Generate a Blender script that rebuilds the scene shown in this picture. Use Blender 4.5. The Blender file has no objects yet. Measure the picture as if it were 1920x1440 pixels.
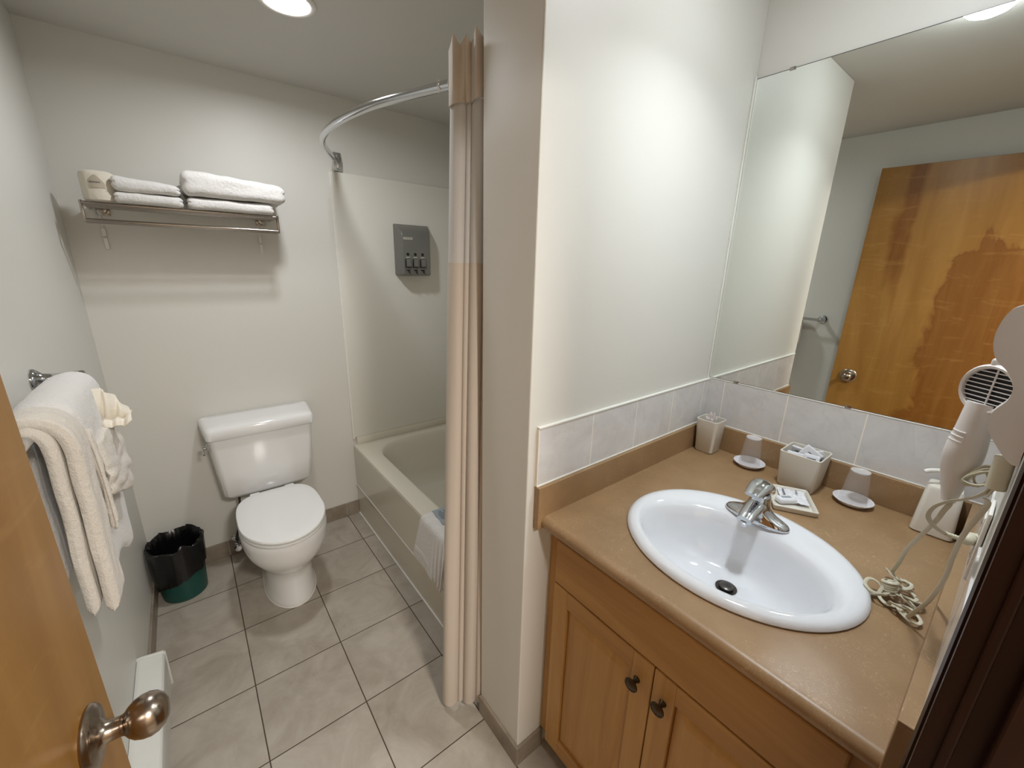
import bpy, bmesh, math, random
from mathutils import Vector, Matrix, noise
from math import sin, cos, pi, radians
random.seed(7)
scene = bpy.context.scene
COL = scene.collection

# ------------------------------------------------------------------ camera
CAM = Vector((0.5687, 0.0740, 1.5203))
cam_d = bpy.data.cameras.new('camera')
cam = bpy.data.objects.new('camera', cam_d); COL.objects.link(cam)
cam_d.sensor_fit = 'HORIZONTAL'; cam_d.sensor_width = 36.0
cam_d.lens = 769.51 / 1920 * 36.0
cam_d.clip_start = 0.01; cam_d.clip_end = 50
_r = Vector((0.78547567, -0.61845044, 0.02338844)); _u = Vector((0.15386699, 0.23174706, 0.96053019)); _f = Vector((0.59946052, 0.75087439, -0.27719079))
cam.matrix_world = Matrix(((_r.x, _u.x, -_f.x, CAM.x), (_r.y, _u.y, -_f.y, CAM.y), (_r.z, _u.z, -_f.z, CAM.z), (0, 0, 0, 1)))
scene.camera = cam

# ------------------------------------------------------------------ world, view
w = bpy.data.worlds.new('world'); scene.world = w; w.use_nodes = True
w.node_tree.nodes['Background'].inputs[0].default_value = (1.0, 0.93, 0.85, 1)
w.node_tree.nodes['Background'].inputs[1].default_value = 0.05
vs = scene.view_settings
vs.view_transform = 'Standard'; vs.look = 'None'; vs.gamma = 1.0; vs.exposure = 1.8
try: vs.use_curve_mapping = False
except Exception: pass
LAMP_SHOWER = 2.3        # watts, downlight by the tub
LAMP_VANITY = 16.0       # emission strength of the dome light over the vanity
LAMP_VANITY_DOWN = 1.1   # watts, downward lamp of the same dome
LAMP_FILL = 17.0         # watts, unseen fill lamp added behind the doorway

# ------------------------------------------------------------------ room numbers (metres)
XL, YB, H = 0.26, 2.437, 2.293
XT, HT = 1.244, 0.463
XP, YP, TH = 1.178, 0.767, 0.201
XM = 2.05
YW = 0.044               # face of the door wall
ZC, ZBS, ZTILE = 0.892, 0.979, 1.137
XC = 1.215
T, XA, Y1 = 0.305, 0.5623, 1.8529

# ------------------------------------------------------------------ helpers: data
def setp(o, label=None, cat=None, group=None, kind=None):
    if label: o['label'] = label
    if cat: o['category'] = cat
    if group: o['group'] = group
    if kind: o['kind'] = kind
    return o
def thing(name, label, cat, loc=(0, 0, 0), rz=0, group=None):
    o = bpy.data.objects.new(name, None); COL.objects.link(o)
    o.location = loc; o.rotation_euler = (0, 0, rz); o.empty_display_size = 0.05
    return setp(o, label, cat, group)
def obj(name, bm, m, parent=None, smooth=True, mods=None):
    me = bpy.data.meshes.new(name)
    bmesh.ops.recalc_face_normals(bm, faces=bm.faces[:])
    bm.to_mesh(me); bm.free()
    for p in me.polygons: p.use_smooth = smooth
    me.materials.append(m)
    o = bpy.data.objects.new(name, me); COL.objects.link(o)
    if parent is not None: o.parent = parent
    if smooth:
        try:
            me.set_sharp_from_angle(angle=radians(40))
        except Exception: pass
    return o
def struct(name, bm, m, smooth=False):
    o = obj(name, bm, m, None, smooth); o['kind'] = 'structure'; return o
def BM(): return bmesh.new()
def box(bm, lo, hi, bev=0, seg=2):
    lo = Vector(lo); hi = Vector(hi)
    t = bmesh.new()
    bmesh.ops.create_cube(t, size=1)
    for v in t.verts:
        v.co = Vector((lo[i] + (hi[i] - lo[i]) * (v.co[i] + .5) for i in range(3)))
    if bev: bmesh.ops.bevel(t, geom=t.edges[:] , offset=bev, segments=seg, affect='EDGES', profile=0.5)
    join(bm, t); return bm
def join(bm, t, M=None):
    vs_ = {}
    for v in t.verts: vs_[v] = bm.verts.new(M @ v.co if M else v.co)
    for f in t.faces:
        try: bm.faces.new([vs_[v] for v in f.verts])
        except ValueError: pass
    t.free()
def loft(bm, rings, cap0=True, cap1=True, closed=True):
    R = [[bm.verts.new(p) for p in r] for r in rings]
    n = len(R[0])
    for a, b in zip(R[:-1], R[1:]):
        for i in range(n if closed else n - 1):
            j = (i + 1) % n
            try: bm.faces.new((a[i], a[j], b[j], b[i]))
            except ValueError: pass
    if cap0 and closed: bm.faces.new(list(reversed(R[0])))
    if cap1 and closed: bm.faces.new(R[-1])
    return R
def lathe(bm, prof, n=32, center=(0, 0, 0), axis='Z', M=None):
    c = Vector(center)
    rings = []
    for r, z in prof:
        ring = []
        for i in range(n):
            a = 2 * pi * i / n
            p = Vector((r * cos(a), r * sin(a), z))
            if axis == 'X': p = Vector((z, r * cos(a), r * sin(a)))
            if axis == 'Y': p = Vector((r * cos(a), z, r * sin(a)))
            if M: p = M @ p
            ring.append(p + c)
        rings.append(ring)
    loft(bm, rings, prof[0][0] > 1e-6, prof[-1][0] > 1e-6)
    bmesh.ops.remove_doubles(bm, verts=bm.verts[:], dist=1e-6)
def catmull(pts, k=8):
    pts = [Vector(p) for p in pts]
    P = [pts[0] * 2 - pts[1]] + pts + [pts[-1] * 2 - pts[-2]]
    out = []
    for i in range(1, len(P) - 2):
        a, b, c, d = P[i - 1:i + 3]
        for s in range(k):
            t = s / k
            out.append(0.5 * ((2 * b) + (c - a) * t + (2 * a - 5 * b + 4 * c - d) * t * t + (3 * b - a - 3 * c + d) * t ** 3))
    out.append(pts[-1]); return out
def sweep(bm, path, prof, cap=True, scale=None):
    """path: points; prof: 2d points"""
    path = [Vector(p) for p in path]
    tang = []
    for i in range(len(path)):
        a = path[max(i - 1, 0)]; b = path[min(i + 1, len(path) - 1)]
        tang.append((b - a).normalized())
    t0 = tang[0]
    n0 = t0.cross(Vector((0, 0, 1)))
    if n0.length < 1e-3: n0 = t0.cross(Vector((1, 0, 0)))
    n0.normalize()
    rings = []
    for i, p in enumerate(path):
        if i:
            q = tang[i - 1].rotation_difference(tang[i]); n0 = q @ n0
        b0 = tang[i].cross(n0).normalized()
        s = scale[i] if scale else 1
        rings.append([p + n0 * x * s + b0 * y * s for x, y in prof])
    loft(bm, rings, cap, cap)
def tube(bm, path, r, n=12, scale=None):
    sweep(bm, path, [(r * cos(2 * pi * i / n), r * sin(2 * pi * i / n)) for i in range(n)], True, scale)
def prism(bm, poly, axis, a, b, bev=0, seg=2):
    """poly: 2d points in the other two axes (in xyz order)"""
    def mk(p, h):
        if axis == 'X': return Vector((h, p[0], p[1]))
        if axis == 'Y': return Vector((p[0], h, p[1]))
        return Vector((p[0], p[1], h))
    t = bmesh.new()
    loft(t, [[mk(p, a) for p in poly], [mk(p, b) for p in poly]])
    if bev: bmesh.ops.bevel(t, geom=t.edges[:], offset=bev, segments=seg, affect='EDGES', profile=0.5)
    join(bm, t)
def rring(cx, cy, hx, hy, r, n, z):
    """rounded rectangle ring with n points per corner"""
    out = []
    r = min(r, hx - 1e-4, hy - 1e-4)
    for k, (sx, sy, a0) in enumerate(((1, 1, 0), (-1, 1, pi / 2), (-1, -1, pi), (1, -1, 3 * pi / 2))):
        for i in range(n):
            a = a0 + (pi / 2) * i / (n - 1)
            out.append(Vector((cx + sx * (hx - r) + r * cos(a), cy + sy * (hy - r) + r * sin(a), z)))
    return out
def rbox(bm, center, half, r, n=14, amp=0.0, freq=12, seed=0, warp=None, rz=0):
    """rounded box from a subdivided cube with soft noise"""
    t = bmesh.new(); bmesh.ops.create_cube(t, size=2)
    bmesh.ops.subdivide_edges(t, edges=t.edges[:], cuts=n, use_grid_fill=True)
    h = Vector(half)
    for v in t.verts:
        p = Vector(v.co)
        # concentrate samples at the edges
        p = Vector([math.copysign(abs(c) ** 0.6, c) if c else 0 for c in p])
        q = Vector((p[i] * h[i] for i in range(3)))
        inner = Vector((max(-(h[i] - r), min(h[i] - r, q[i])) for i in range(3)))
        d = q - inner
        if d.length > 1e-7: d = d.normalized() * r
        q = inner + d
        if amp:
            nn = noise.noise(q * freq + Vector((seed, seed * 1.7, 0)))
            q += (q - inner * 0.6).normalized() * nn * amp
        if warp: q = warp(q)
        v.co = q
    join(bm, t, Matrix.Translation(Vector(center)) @ Matrix.Rotation(rz, 4, 'Z'))
def sheet(bm, P, nu, nv, th, closed_edges=True):
    """double-sided sheet of thickness th(u,v) over P(u,v)"""
    pts = [[P(i / nu, j / nv) for j in range(nv + 1)] for i in range(nu + 1)]
    A, B = [], []
    for i in range(nu + 1):
        ra, rb = [], []
        for j in range(nv + 1):
            du = pts[min(i + 1, nu)][j] - pts[max(i - 1, 0)][j]
            dv = pts[i][min(j + 1, nv)] - pts[i][max(j - 1, 0)]
            nrm = du.cross(dv)
            nrm = nrm.normalized() if nrm.length > 1e-12 else Vector((0, 0, 1))
            h = th(i / nu, j / nv) / 2
            ra.append(bm.verts.new(pts[i][j] + nrm * h)); rb.append(bm.verts.new(pts[i][j] - nrm * h))
        A.append(ra); B.append(rb)
    for i in range(nu):
        for j in range(nv):
            bm.faces.new((A[i][j], A[i + 1][j], A[i + 1][j + 1], A[i][j + 1]))
            bm.faces.new((B[i][j], B[i][j + 1], B[i + 1][j + 1], B[i + 1][j]))
    for i in range(nu):
        bm.faces.new((A[i][0], B[i][0], B[i + 1][0], A[i + 1][0]))
        bm.faces.new((A[i][nv], A[i + 1][nv], B[i + 1][nv], B[i][nv]))
    for j in range(nv):
        bm.faces.new((A[0][j], A[0][j + 1], B[0][j + 1], B[0][j]))
        bm.faces.new((A[nu][j], B[nu][j], B[nu][j + 1], A[nu][j + 1]))
def pathlen_fn(pts):
    pts = [Vector(p) for p in pts]
    L = [0]
    for a, b in zip(pts[:-1], pts[1:]): L.append(L[-1] + (b - a).length)
    def f(t):
        s = t * L[-1]
        for k in range(len(L) - 1):
            if s <= L[k + 1] or k == len(L) - 2:
                u = (s - L[k]) / max(L[k + 1] - L[k], 1e-9)
                return pts[k].lerp(pts[k + 1], min(max(u, 0), 1))
    return f
def edge_round(t, w):
    """1 in the middle, falls to ~0 over w at both ends, round profile"""
    d = min(t, 1 - t) / w
    if d >= 1: return 1.0
    return math.sqrt(max(0.0, 1 - (1 - d) ** 2)) * 0.97 + 0.03

# ------------------------------------------------------------------ helpers: materials
def lin(c):
    return tuple(((x / 255) / 12.92 if x / 255 <= 0.04045 else ((x / 255 + 0.055) / 1.055) ** 2.4) for x in c) + (1,)
class NT:
    def __init__(s, name):
        s.m = bpy.data.materials.new(name); s.m.use_nodes = True
        s.t = s.m.node_tree; s.n = s.t.nodes; s.b = s.n['Principled BSDF']
    def new(s, typ, **kw):
        n = s.n.new(typ)
        for k, v in kw.items(): setattr(n, k, v)
        return n
    def link(s, a, b): s.t.links.new(a, b)
    def val(s, node, key, v):
        if hasattr(v, 'is_output') or isinstance(v, bpy.types.NodeSocket): s.link(v, node.inputs[key])
        else: node.inputs[key].default_value = v
    def math(s, op, a, b=0.0, c=None):
        n = s.new('ShaderNodeMath', operation=op); s.val(n, 0, a); s.val(n, 1, b)
        if c is not None: s.val(n, 2, c)
        return n.outputs[0]
    def mix(s, f, a, b, mode='MIX'):
        n = s.new('ShaderNodeMix', data_type='RGBA', blend_type=mode)
        s.val(n, 0, f); s.val(n, 6, a); s.val(n, 7, b); return n.outputs[2]
    def coord(s, scale=(1, 1, 1), rot=(0, 0, 0), out='Object'):
        c = s.new('ShaderNodeTexCoord'); mp = s.new('ShaderNodeMapping')
        s.link(c.outputs[out], mp.inputs[0]); mp.inputs['Scale'].default_value = scale; mp.inputs['Rotation'].default_value = rot
        return mp.outputs[0]
    def noise(s, vec, scale, detail=3, rough=0.5, dist=0.0):
        n = s.new('ShaderNodeTexNoise'); s.link(vec, n.inputs['Vector'])
        n.inputs['Scale'].default_value = scale; n.inputs['Detail'].default_value = detail
        n.inputs['Roughness'].default_value = rough; n.inputs['Distortion'].default_value = dist
        return n.outputs[0]
    def ramp(s, f, stops):
        n = s.new('ShaderNodeValToRGB'); s.link(f, n.inputs[0]); e = n.color_ramp.elements
        while len(e) < len(stops): e.new(0.5)
        for el, (p, c) in zip(e, stops): el.position = p; el.color = c
        return n.outputs[0]
    def bump(s, h, strength=0.3, dist=0.002):
        n = s.new('ShaderNodeBump'); s.link(h, n.inputs['Height']); n.inputs['Strength'].default_value = strength; n.inputs['Distance'].default_value = dist
        s.link(n.outputs[0], s.b.inputs['Normal'])
    def base(s, c): s.val(s.b, 'Base Color', c)
    def set(s, **k):
        for a, v in k.items(): s.b.inputs[a.replace('_', ' ')].default_value = v
        return s
def plain(name, rgb, rough=0.5, metal=0.0, spec=0.5, nscale=60, nvar=0.05, bump=0.0, coat=0.0, bscale=None):
    t = NT(name); c = lin(rgb)
    v = t.coord(); n = t.noise(v, nscale, 3)
    d = tuple(x * (1 - nvar) for x in c[:3]) + (1,)
    t.base(t.mix(n, d, c))
    t.set(Roughness=rough, Metallic=metal); t.b.inputs['Specular IOR Level'].default_value = spec
    t.b.inputs['Coat Weight'].default_value = coat
    if bump: t.bump(t.noise(v, bscale or nscale * 4, 2), bump, 0.001)
    return t.m
M = {}
M['wall'] = plain('wall_paint', (217, 215, 208), 0.42, bump=0.06, nscale=3, nvar=0.02, bscale=350, spec=0.35)
M['ceiling'] = plain('ceiling_paint', (206, 203, 196), 0.7, bump=0.1, nscale=4, nvar=0.03, bscale=300, spec=0.2)
M['hall'] = plain('hall_paint', (176, 162, 142), 0.7, nscale=4)
M['surround'] = plain('surround_panel', (226, 224, 214), 0.28, nscale=3, nvar=0.02)
M['china'] = plain('white_vitreous_china', (238, 238, 238), 0.1, nscale=5, nvar=0.01, coat=0.3)
M['sinkchina'] = plain('white_glazed_sink', (232, 234, 238), 0.08, nscale=5, nvar=0.01, coat=0.4)
M['tub'] = plain('tub_enamel', (214, 208, 192), 0.16, nscale=5, nvar=0.01, coat=0.2)
M['seat'] = plain('toilet_seat_plastic', (236, 237, 236), 0.17, nscale=5, nvar=0.01)
M['chrome'] = plain('chrome', (205, 207, 210), 0.07, metal=1.0, nscale=20, nvar=0.03)
M['nickel'] = plain('brushed_nickel', (165, 152, 138), 0.24, metal=1.0, nscale=120, nvar=0.15)
M['darkmetal'] = plain('antique_brass_dark', (92, 78, 58), 0.38, metal=0.9, nscale=200, nvar=0.5, bump=0.6, bscale=300)
M['steel'] = plain('shelf_steel', (170, 163, 156), 0.18, metal=1.0, nscale=50, nvar=0.08)
M['braid'] = plain('braided_hose', (95, 88, 80), 0.45, metal=0.6, nscale=500, nvar=0.5, bump=0.5, bscale=900)
M['black'] = plain('black_bag_plastic', (14, 13, 14), 0.28, nscale=40, nvar=0.3, bump=0.8, bscale=45)
M['green'] = plain('green_bin_plastic', (18, 74, 66), 0.42, nscale=60, nvar=0.08)
M['caulk'] = plain('white_caulk', (232, 230, 222), 0.5)
M['dryer'] = plain('dryer_white_plastic', (230, 225, 221), 0.3, nscale=60, nvar=0.02)
M['grille_dark'] = plain('dark_grille_mesh', (16, 16, 26), 0.6)
M['cord'] = plain('cream_cord_rubber', (206, 200, 178), 0.4, nscale=60, nvar=0.06)
M['ceramic'] = plain('cream_resin', (222, 216, 204), 0.35, nscale=200, nvar=0.05, bump=0.1)
M['paper'] = plain('white_paper', (232, 232, 236), 0.45, nscale=60, nvar=0.08, bump=0.4, bscale=60)
M['saucer'] = plain('white_plastic_saucer', (236, 234, 238), 0.3, nscale=60, nvar=0.03)
M['swab'] = plain('cotton', (238, 226, 224), 0.9, nscale=300, nvar=0.1, bump=0.3)
M['enamel'] = plain('white_heater_enamel', (214, 214, 208), 0.32, nscale=30, nvar=0.06, bump=0.1)
M['dispenser'] = plain('grey_dispenser_plastic', (114, 114, 108), 0.3, nscale=60, nvar=0.04)
M['dispenser_dark'] = plain('black_plastic', (14, 14, 14), 0.4)
M['label'] = plain('pale_label', (206, 205, 190), 0.5)
M['whiteplastic'] = plain('white_plastic', (232, 228, 220), 0.35)
M['drain'] = plain('drain_metal', (98, 94, 90), 0.3, metal=0.9, nscale=60, nvar=0.3)
M['ink'] = plain('grey_ink', (96, 100, 104), 0.6)
M['card'] = plain('blue_grey_card', (150, 160, 166), 0.5, nscale=80, nvar=0.06)
M['sticker'] = plain('beige_sticker', (184, 174, 154), 0.55)
M['toe'] = plain('toe_kick_dark', (58, 42, 28), 0.6)
M['gasket'] = plain('dark_seal', (60, 52, 44), 0.6)

def tile_floor():
    t = NT('floor_tile_procedural')
    v = t.coord(); sp = t.new('ShaderNodeSeparateXYZ'); t.link(v, sp.inputs[0])
    def cell(c, off, size=T):
        q = t.math('DIVIDE', t.math('SUBTRACT', c, off), size)
        fr = t.math('FRACT', q); fl = t.math('FLOOR', q)
        d = t.math('MULTIPLY', t.math('MINIMUM', fr, t.math('SUBTRACT', 1.0, fr)), size)
        return d, fl
    dx, ix = cell(sp.outputs[0], XA); dy, iy = cell(sp.outputs[1], Y1)
    d = t.math('MINIMUM', dx, dy)
    g = t.math('SUBTRACT', 1.0, t.math('SMOOTHSTEP', d, 0.0012, 0.0026) if False else t.math('MULTIPLY', t.math('MINIMUM', t.math('MAXIMUM', t.math('SUBTRACT', d, 0.0011), 0.0), 0.0012), 833.0))
    cell_id = t.math('ADD', t.math('MULTIPLY', ix, 3.71), t.math('MULTIPLY', iy, 7.13))
    cv = t.new('ShaderNodeCombineXYZ'); t.link(cell_id, cv.inputs[2])
    va = t.new('ShaderNodeVectorMath', operation='ADD'); t.link(v, va.inputs[0]); t.link(cv.outputs[0], va.inputs[1])
    n1 = t.noise(va.outputs[0], 5.5, 6, 0.62, 0.8)
    n2 = t.noise(va.outputs[0], 34, 4, 0.6)
    col = t.ramp(n1, [(0.28, lin((150, 140, 127))), (0.5, lin((170, 162, 150))), (0.72, lin((186, 179, 168)))])
    col = t.mix(t.math('MULTIPLY', n2, 0.3), col, lin((134, 122, 106)))
    t.base(t.mix(g, col, lin((66, 50, 36))))
    t.val(t.b, 'Roughness', t.math('ADD', t.math('MULTIPLY', g, 0.4), t.math('ADD', 0.33, t.math('MULTIPLY', n2, 0.12))))
    h = t.math('ADD', t.math('MULTIPLY', g, -1.0), t.math('MULTIPLY', n2, 0.12))
    t.bump(h, 0.6, 0.0015)
    return t.m
M['floor'] = tile_floor()
def base_tile():
    t = NT('baseboard_tile'); v = t.coord()
    n = t.noise(v, 8, 5, 0.6, 0.5)
    t.base(t.ramp(n, [(0.3, lin((122, 110, 96))), (0.7, lin((158, 147, 132)))])); t.set(Roughness=0.4)
    return t.m
M['basetile'] = base_tile()
def wall_tile(axis, off):
    t = NT('pale_wall_tile'); v = t.coord(); sp = t.new('ShaderNodeSeparateXYZ'); t.link(v, sp.inputs[0])
    q = t.math('DIVIDE', t.math('SUBTRACT', sp.outputs[axis], off), 0.2)
    fr = t.math('FRACT', q); d = t.math('MULTIPLY', t.math('MINIMUM', fr, t.math('SUBTRACT', 1.0, fr)), 0.2)
    g = t.math('LESS_THAN', d, 0.0016)
    n = t.noise(v, 9, 6, 0.65, 1.2)
    wv = t.noise(v, 3.2, 5, 0.55, 2.5)
    vein = t.math('LESS_THAN', t.math('ABSOLUTE', t.math('SUBTRACT', wv, 0.5)), 0.012)
    col = t.ramp(n, [(0.3, lin((206, 204, 203))), (0.7, lin((220, 218, 216)))])
    col = t.mix(t.math('MULTIPLY', vein, 0.13), col, lin((182, 178, 175)))
    t.base(t.mix(g, col, lin((244, 238, 226)))); t.set(Roughness=0.13)
    t.bump(t.math('ADD', t.math('MULTIPLY', g, -1.0), t.math('MULTIPLY', n, 0.15)), 0.3, 0.001)
    return t.m
def laminate():
    t = NT('tan_laminate'); v = t.coord()
    n = t.noise(v, 9, 5, 0.6)
    col = t.ramp(n, [(0.3, lin((152, 121, 86))), (0.7, lin((170, 138, 100)))])
    f = t.noise(v, 260, 3, 0.6); col = t.mix(t.math('MULTIPLY', f, 0.45), col, lin((122, 98, 72)))
    wv = t.noise(v, 46, 2, 0.5, 3.0)
    ln = t.math('LESS_THAN', t.math('ABSOLUTE', t.math('SUBTRACT', wv, 0.55)), 0.007)
    msk = t.math('GREATER_THAN', t.noise(v, 13, 2), 0.52)
    col = t.mix(t.math('MULTIPLY', t.math('MULTIPLY', ln, msk), 0.55), col, lin((208, 182, 142)))
    t.base(col); t.set(Roughness=0.36); t.b.inputs['Specular IOR Level'].default_value = 0.45
    t.bump(f, 0.15, 0.0006)
    return t.m
M['laminate'] = laminate()
def wood(name, c_lo, c_mid, c_hi, axis=2, sc=1.0, rough=0.4, streak=0.0, fig=1.0, dark=(92, 52, 20)):
    t = NT(name)
    s = [1, 1, 1]; s = [14 * sc, 14 * sc, 14 * sc]; s[axis] = 1.3 * sc
    v = t.coord(scale=tuple(s))
    n = t.noise(v, 1.0, 6, 0.62, 1.1 * fig)
    col = t.ramp(n, [(0.25, lin(c_lo)), (0.5, lin(c_mid)), (0.75, lin(c_hi))])
    v2 = t.coord(scale=tuple(x * 9 for x in s)); f = t.noise(v2, 1.0, 3, 0.5)
    col = t.mix(t.math('MULTIPLY', f, 0.22), col, lin(c_lo))
    if streak:
        s3 = [2.1, 2.1, 2.1]; s3[axis] = 0.42
        v3 = t.coord(scale=tuple(s3))
        b = t.noise(v3, 1.9, 7, 0.6, 1.6)
        m_ = t.ramp(b, [(0.52, (0, 0, 0, 1)), (0.6, (1, 1, 1, 1)), (0.66, (0.35, 0.35, 0.35, 1)), (0.7, (0.0, 0.0, 0.0, 1))])
        col = t.mix(t.math('MULTIPLY', m_, streak), col, lin(dark))
        v4 = t.coord(scale=(5, 5, 5)); rp = t.noise(v4, 4.0, 4, 0.55, 2.0)
        col = t.mix(t.math('MULTIPLY', t.math('MAXIMUM', t.math('SUBTRACT', rp, 0.55), 0.0), 1.3), col, lin(c_hi))
    t.base(col); t.set(Roughness=rough); t.bump(f, 0.1, 0.0005); t.b.inputs['Specular IOR Level'].default_value = 0.3
    return t.m
M['door'] = wood('amber_birch_door', (138, 92, 30), (164, 113, 40), (184, 134, 54), 2, 0.35, 0.3, streak=0.6, fig=1.4, dark=(108, 64, 24))
def door_wood():
    t = NT('amber_veneer_door'); v = t.coord(); sp = t.new('ShaderNodeSeparateXYZ'); t.link(v, sp.inputs[0])
    y, z = sp.outputs[1], sp.outputs[2]
    g = t.noise(t.coord(scale=(7, 7, .8)), 1.0, 6, 0.6, 1.2)
    col = t.ramp(g, [(0.25, lin((134, 94, 42))), (0.5, lin((150, 108, 52))), (0.78, lin((168, 126, 68)))])
    warp = t.noise(t.coord(scale=(3, 3, 1.6)), 1.6, 4, 0.55, .8)
    wz = t.math('SUBTRACT', warp, 0.5)
    def step(x, w):
        n = t.new('ShaderNodeMapRange'); n.clamp = True; t.val(n, 0, x); n.inputs[1].default_value = -w; n.inputs[2].default_value = w
        return n.outputs[0]
    # reddish heart figure on the hinge half, with a darker rim line
    e1 = t.math('ADD', t.math('SUBTRACT', 0.40, y), t.math('MULTIPLY', wz, 0.42))
    e2 = t.math('ADD', t.math('SUBTRACT', 1.80, t.math('ADD', z, t.math('MULTIPLY', y, 0.55))), t.math('MULTIPLY', wz, 0.7))
    e = t.math('MINIMUM', e1, e2)
    heart = step(e, 0.03)
    rim = t.math('MAXIMUM', t.math('SUBTRACT', 1.0, t.math('MULTIPLY', t.math('ABSOLUTE', t.math('SUBTRACT', e, 0.01)), 55.0)), 0.0)
    # narrow dark streak near the latch edge, upper part only
    b = t.math('SUBTRACT', 0.040, t.math('ABSOLUTE', t.math('ADD', t.math('SUBTRACT', y, 0.60), t.math('MULTIPLY', wz, 0.12))))
    band = t.math('MULTIPLY', step(b, 0.015), step(t.math('SUBTRACT', z, t.math('ADD', 1.5, t.math('MULTIPLY', wz, 0.6))), 0.12))
    f = t.noise(t.coord(scale=(60, 60, 5)), 1.0, 3, 0.55)
    sg = t.noise(t.coord(scale=(26, 26, 2.2)), 1.0, 4, 0.6, 1.0)
    m_ = t.math('MAXIMUM', t.math('MULTIPLY', heart, t.math('ADD', 0.35, t.math('MULTIPLY', sg, 0.6))), t.math('MULTIPLY', band, t.math('ADD', 0.2, t.math('MULTIPLY', sg, 1.0))))
    m_ = t.math('MINIMUM', t.math('ADD', m_, t.math('MULTIPLY', rim, 0.35)), 0.95)
    col = t.mix(m_, col, lin((112, 64, 24)))
    rp = t.noise(t.coord(scale=(4, 4, 20)), 1.3, 4, 0.6, 1.0)
    col = t.mix(t.math('MULTIPLY', t.math('MAXIMUM', t.math('SUBTRACT', rp, 0.56), 0.0), 1.8), col, lin((188, 146, 86)))
    col = t.mix(t.math('MULTIPLY', f, 0.18), col, lin((132, 86, 32)))
    t.base(col); t.set(Roughness=0.32); t.b.inputs['Specular IOR Level'].default_value = 0.35
    t.bump(f, 0.1, 0.0005)
    return t.m
M['door'] = door_wood()
M['maple'] = wood('pale_maple', (168, 124, 72), (186, 143, 86), (200, 158, 98), 2, 1.2, 0.42)
M['maple_h'] = wood('pale_maple_rail', (160, 117, 66), (178, 135, 80), (194, 150, 92), 1, 1.2, 0.42)
M['darkwood'] = wood('dark_brown_casing', (32, 13, 2), (42, 17, 3), (56, 26, 6), 2, 1.0, 0.42)
def terry(name, rgb, amp=0.9):
    t = NT(name); v = t.coord(); c = lin(rgb)
    f = t.noise(v, 420, 3, 0.7); g = t.noise(v, 90, 3, 0.6)
    t.base(t.mix(f, tuple(x * 0.86 for x in c[:3]) + (1,), c)); t.set(Roughness=0.95)
    t.b.inputs['Sheen Weight'].default_value = 0.3
    t.bump(t.math('ADD', f, t.math('MULTIPLY', g, 1.4)), amp, 0.003)
    return t.m
M['terry'] = terry('white_terry', (246, 243, 239))
M['terry_cream'] = terry('cream_white_terry', (238, 230, 218))
M['cloth'] = terry('cream_flat_cloth', (234, 227, 212), 0.3)
M['tissue'] = terry('cream_tissue', (230, 222, 206), 0.35)
def curtain_mat(name, rgb, trans, alpha=1.0):
    t = NT(name); v = t.coord(); c = lin(rgb)
    f = t.noise(v, 500, 2, 0.6)
    t.base(t.mix(f, tuple(x * 0.9 for x in c[:3]) + (1,), c)); t.set(Roughness=0.8)
    tr = t.new('ShaderNodeBsdfTranslucent'); tr.inputs[0].default_value = c
    mx = t.new('ShaderNodeMixShader'); mx.inputs[0].default_value = trans
    out = t.n['Material Output']
    t.link(t.b.outputs[0], mx.inputs[1]); t.link(tr.outputs[0], mx.inputs[2]); t.link(mx.outputs[0], out.inputs[0])
    t.bump(f, 0.2, 0.0008)
    return t.m
M['sheer'] = curtain_mat('sheer_white_curtain', (230, 227, 224), 0.3)
M['fabric'] = curtain_mat('beige_curtain_fabric', (216, 205, 192), 0.12)
def glassy(name, rgb, rough=0.05, alpha=0.25):
    t = NT(name); t.base(lin(rgb)); t.set(Roughness=rough)
    t.b.inputs['Alpha'].default_value = alpha
    return t.m
M['clear_rim'] = glassy('clear_plastic_rim', (244, 242, 242), 0.05, 0.4)
M['clear'] = glassy('clear_plastic', (240, 236, 234), 0.04, 0.09)
def mirror_mat():
    t = NT('mirror_silver'); t.base((0.86, 0.89, 0.86, 1)); t.set(Metallic=1.0, Roughness=0.0); return t.m
M['mirror'] = mirror_mat()
def emit(name, rgb, s):
    t = NT(name); t.base((0.8, 0.8, 0.8, 1)); t.b.inputs['Emission Color'].default_value = rgb + (1,); t.b.inputs['Emission Strength'].default_value = s
    return t.m

# ================================================================== STRUCTURE
bm = BM(); box(bm, (XL - 0.1, -1.6, -0.1), (XM + 0.1, YB + 0.1, 0)); struct('floor', bm, M['floor'])
bm = BM(); box(bm, (XL - 0.1, YW - 0.12, H), (XM + 0.1, YB + 0.1, H + 0.1)); struct('ceiling', bm, M['ceiling'])
bm = BM(); box(bm, (XL - 0.1, YB, 0), (XM + 0.1, YB + 0.1, H)); struct('wall_back', bm, M['wall'])
bm = BM(); box(bm, (XL - 0.1, YW - 0.12, 0), (XL, YB, H)); struct('wall_left', bm, M['wall'])
bm = BM(); box(bm, (XM, YW - 0.12, 0), (XM + 0.1, YB, H)); struct('wall_right', bm, M['wall'])
bm = BM(); box(bm, (XP, YP, 0), (XM, YP + TH, H), 0.003, 2); struct('wall_partition', bm, M['wall'])
# door wall with the doorway
DX0, DX1, DH = 0.322, 1.10, 2.10
bm = BM()
box(bm, (XL, YW - 0.12, 0), (DX0, YW, H)); box(bm, (DX1, YW - 0.12, 0), (XM, YW, H)); box(bm, (DX0, YW - 0.12, DH), (DX1, YW, H))
struct('wall_front', bm, M['wall'])
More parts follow.
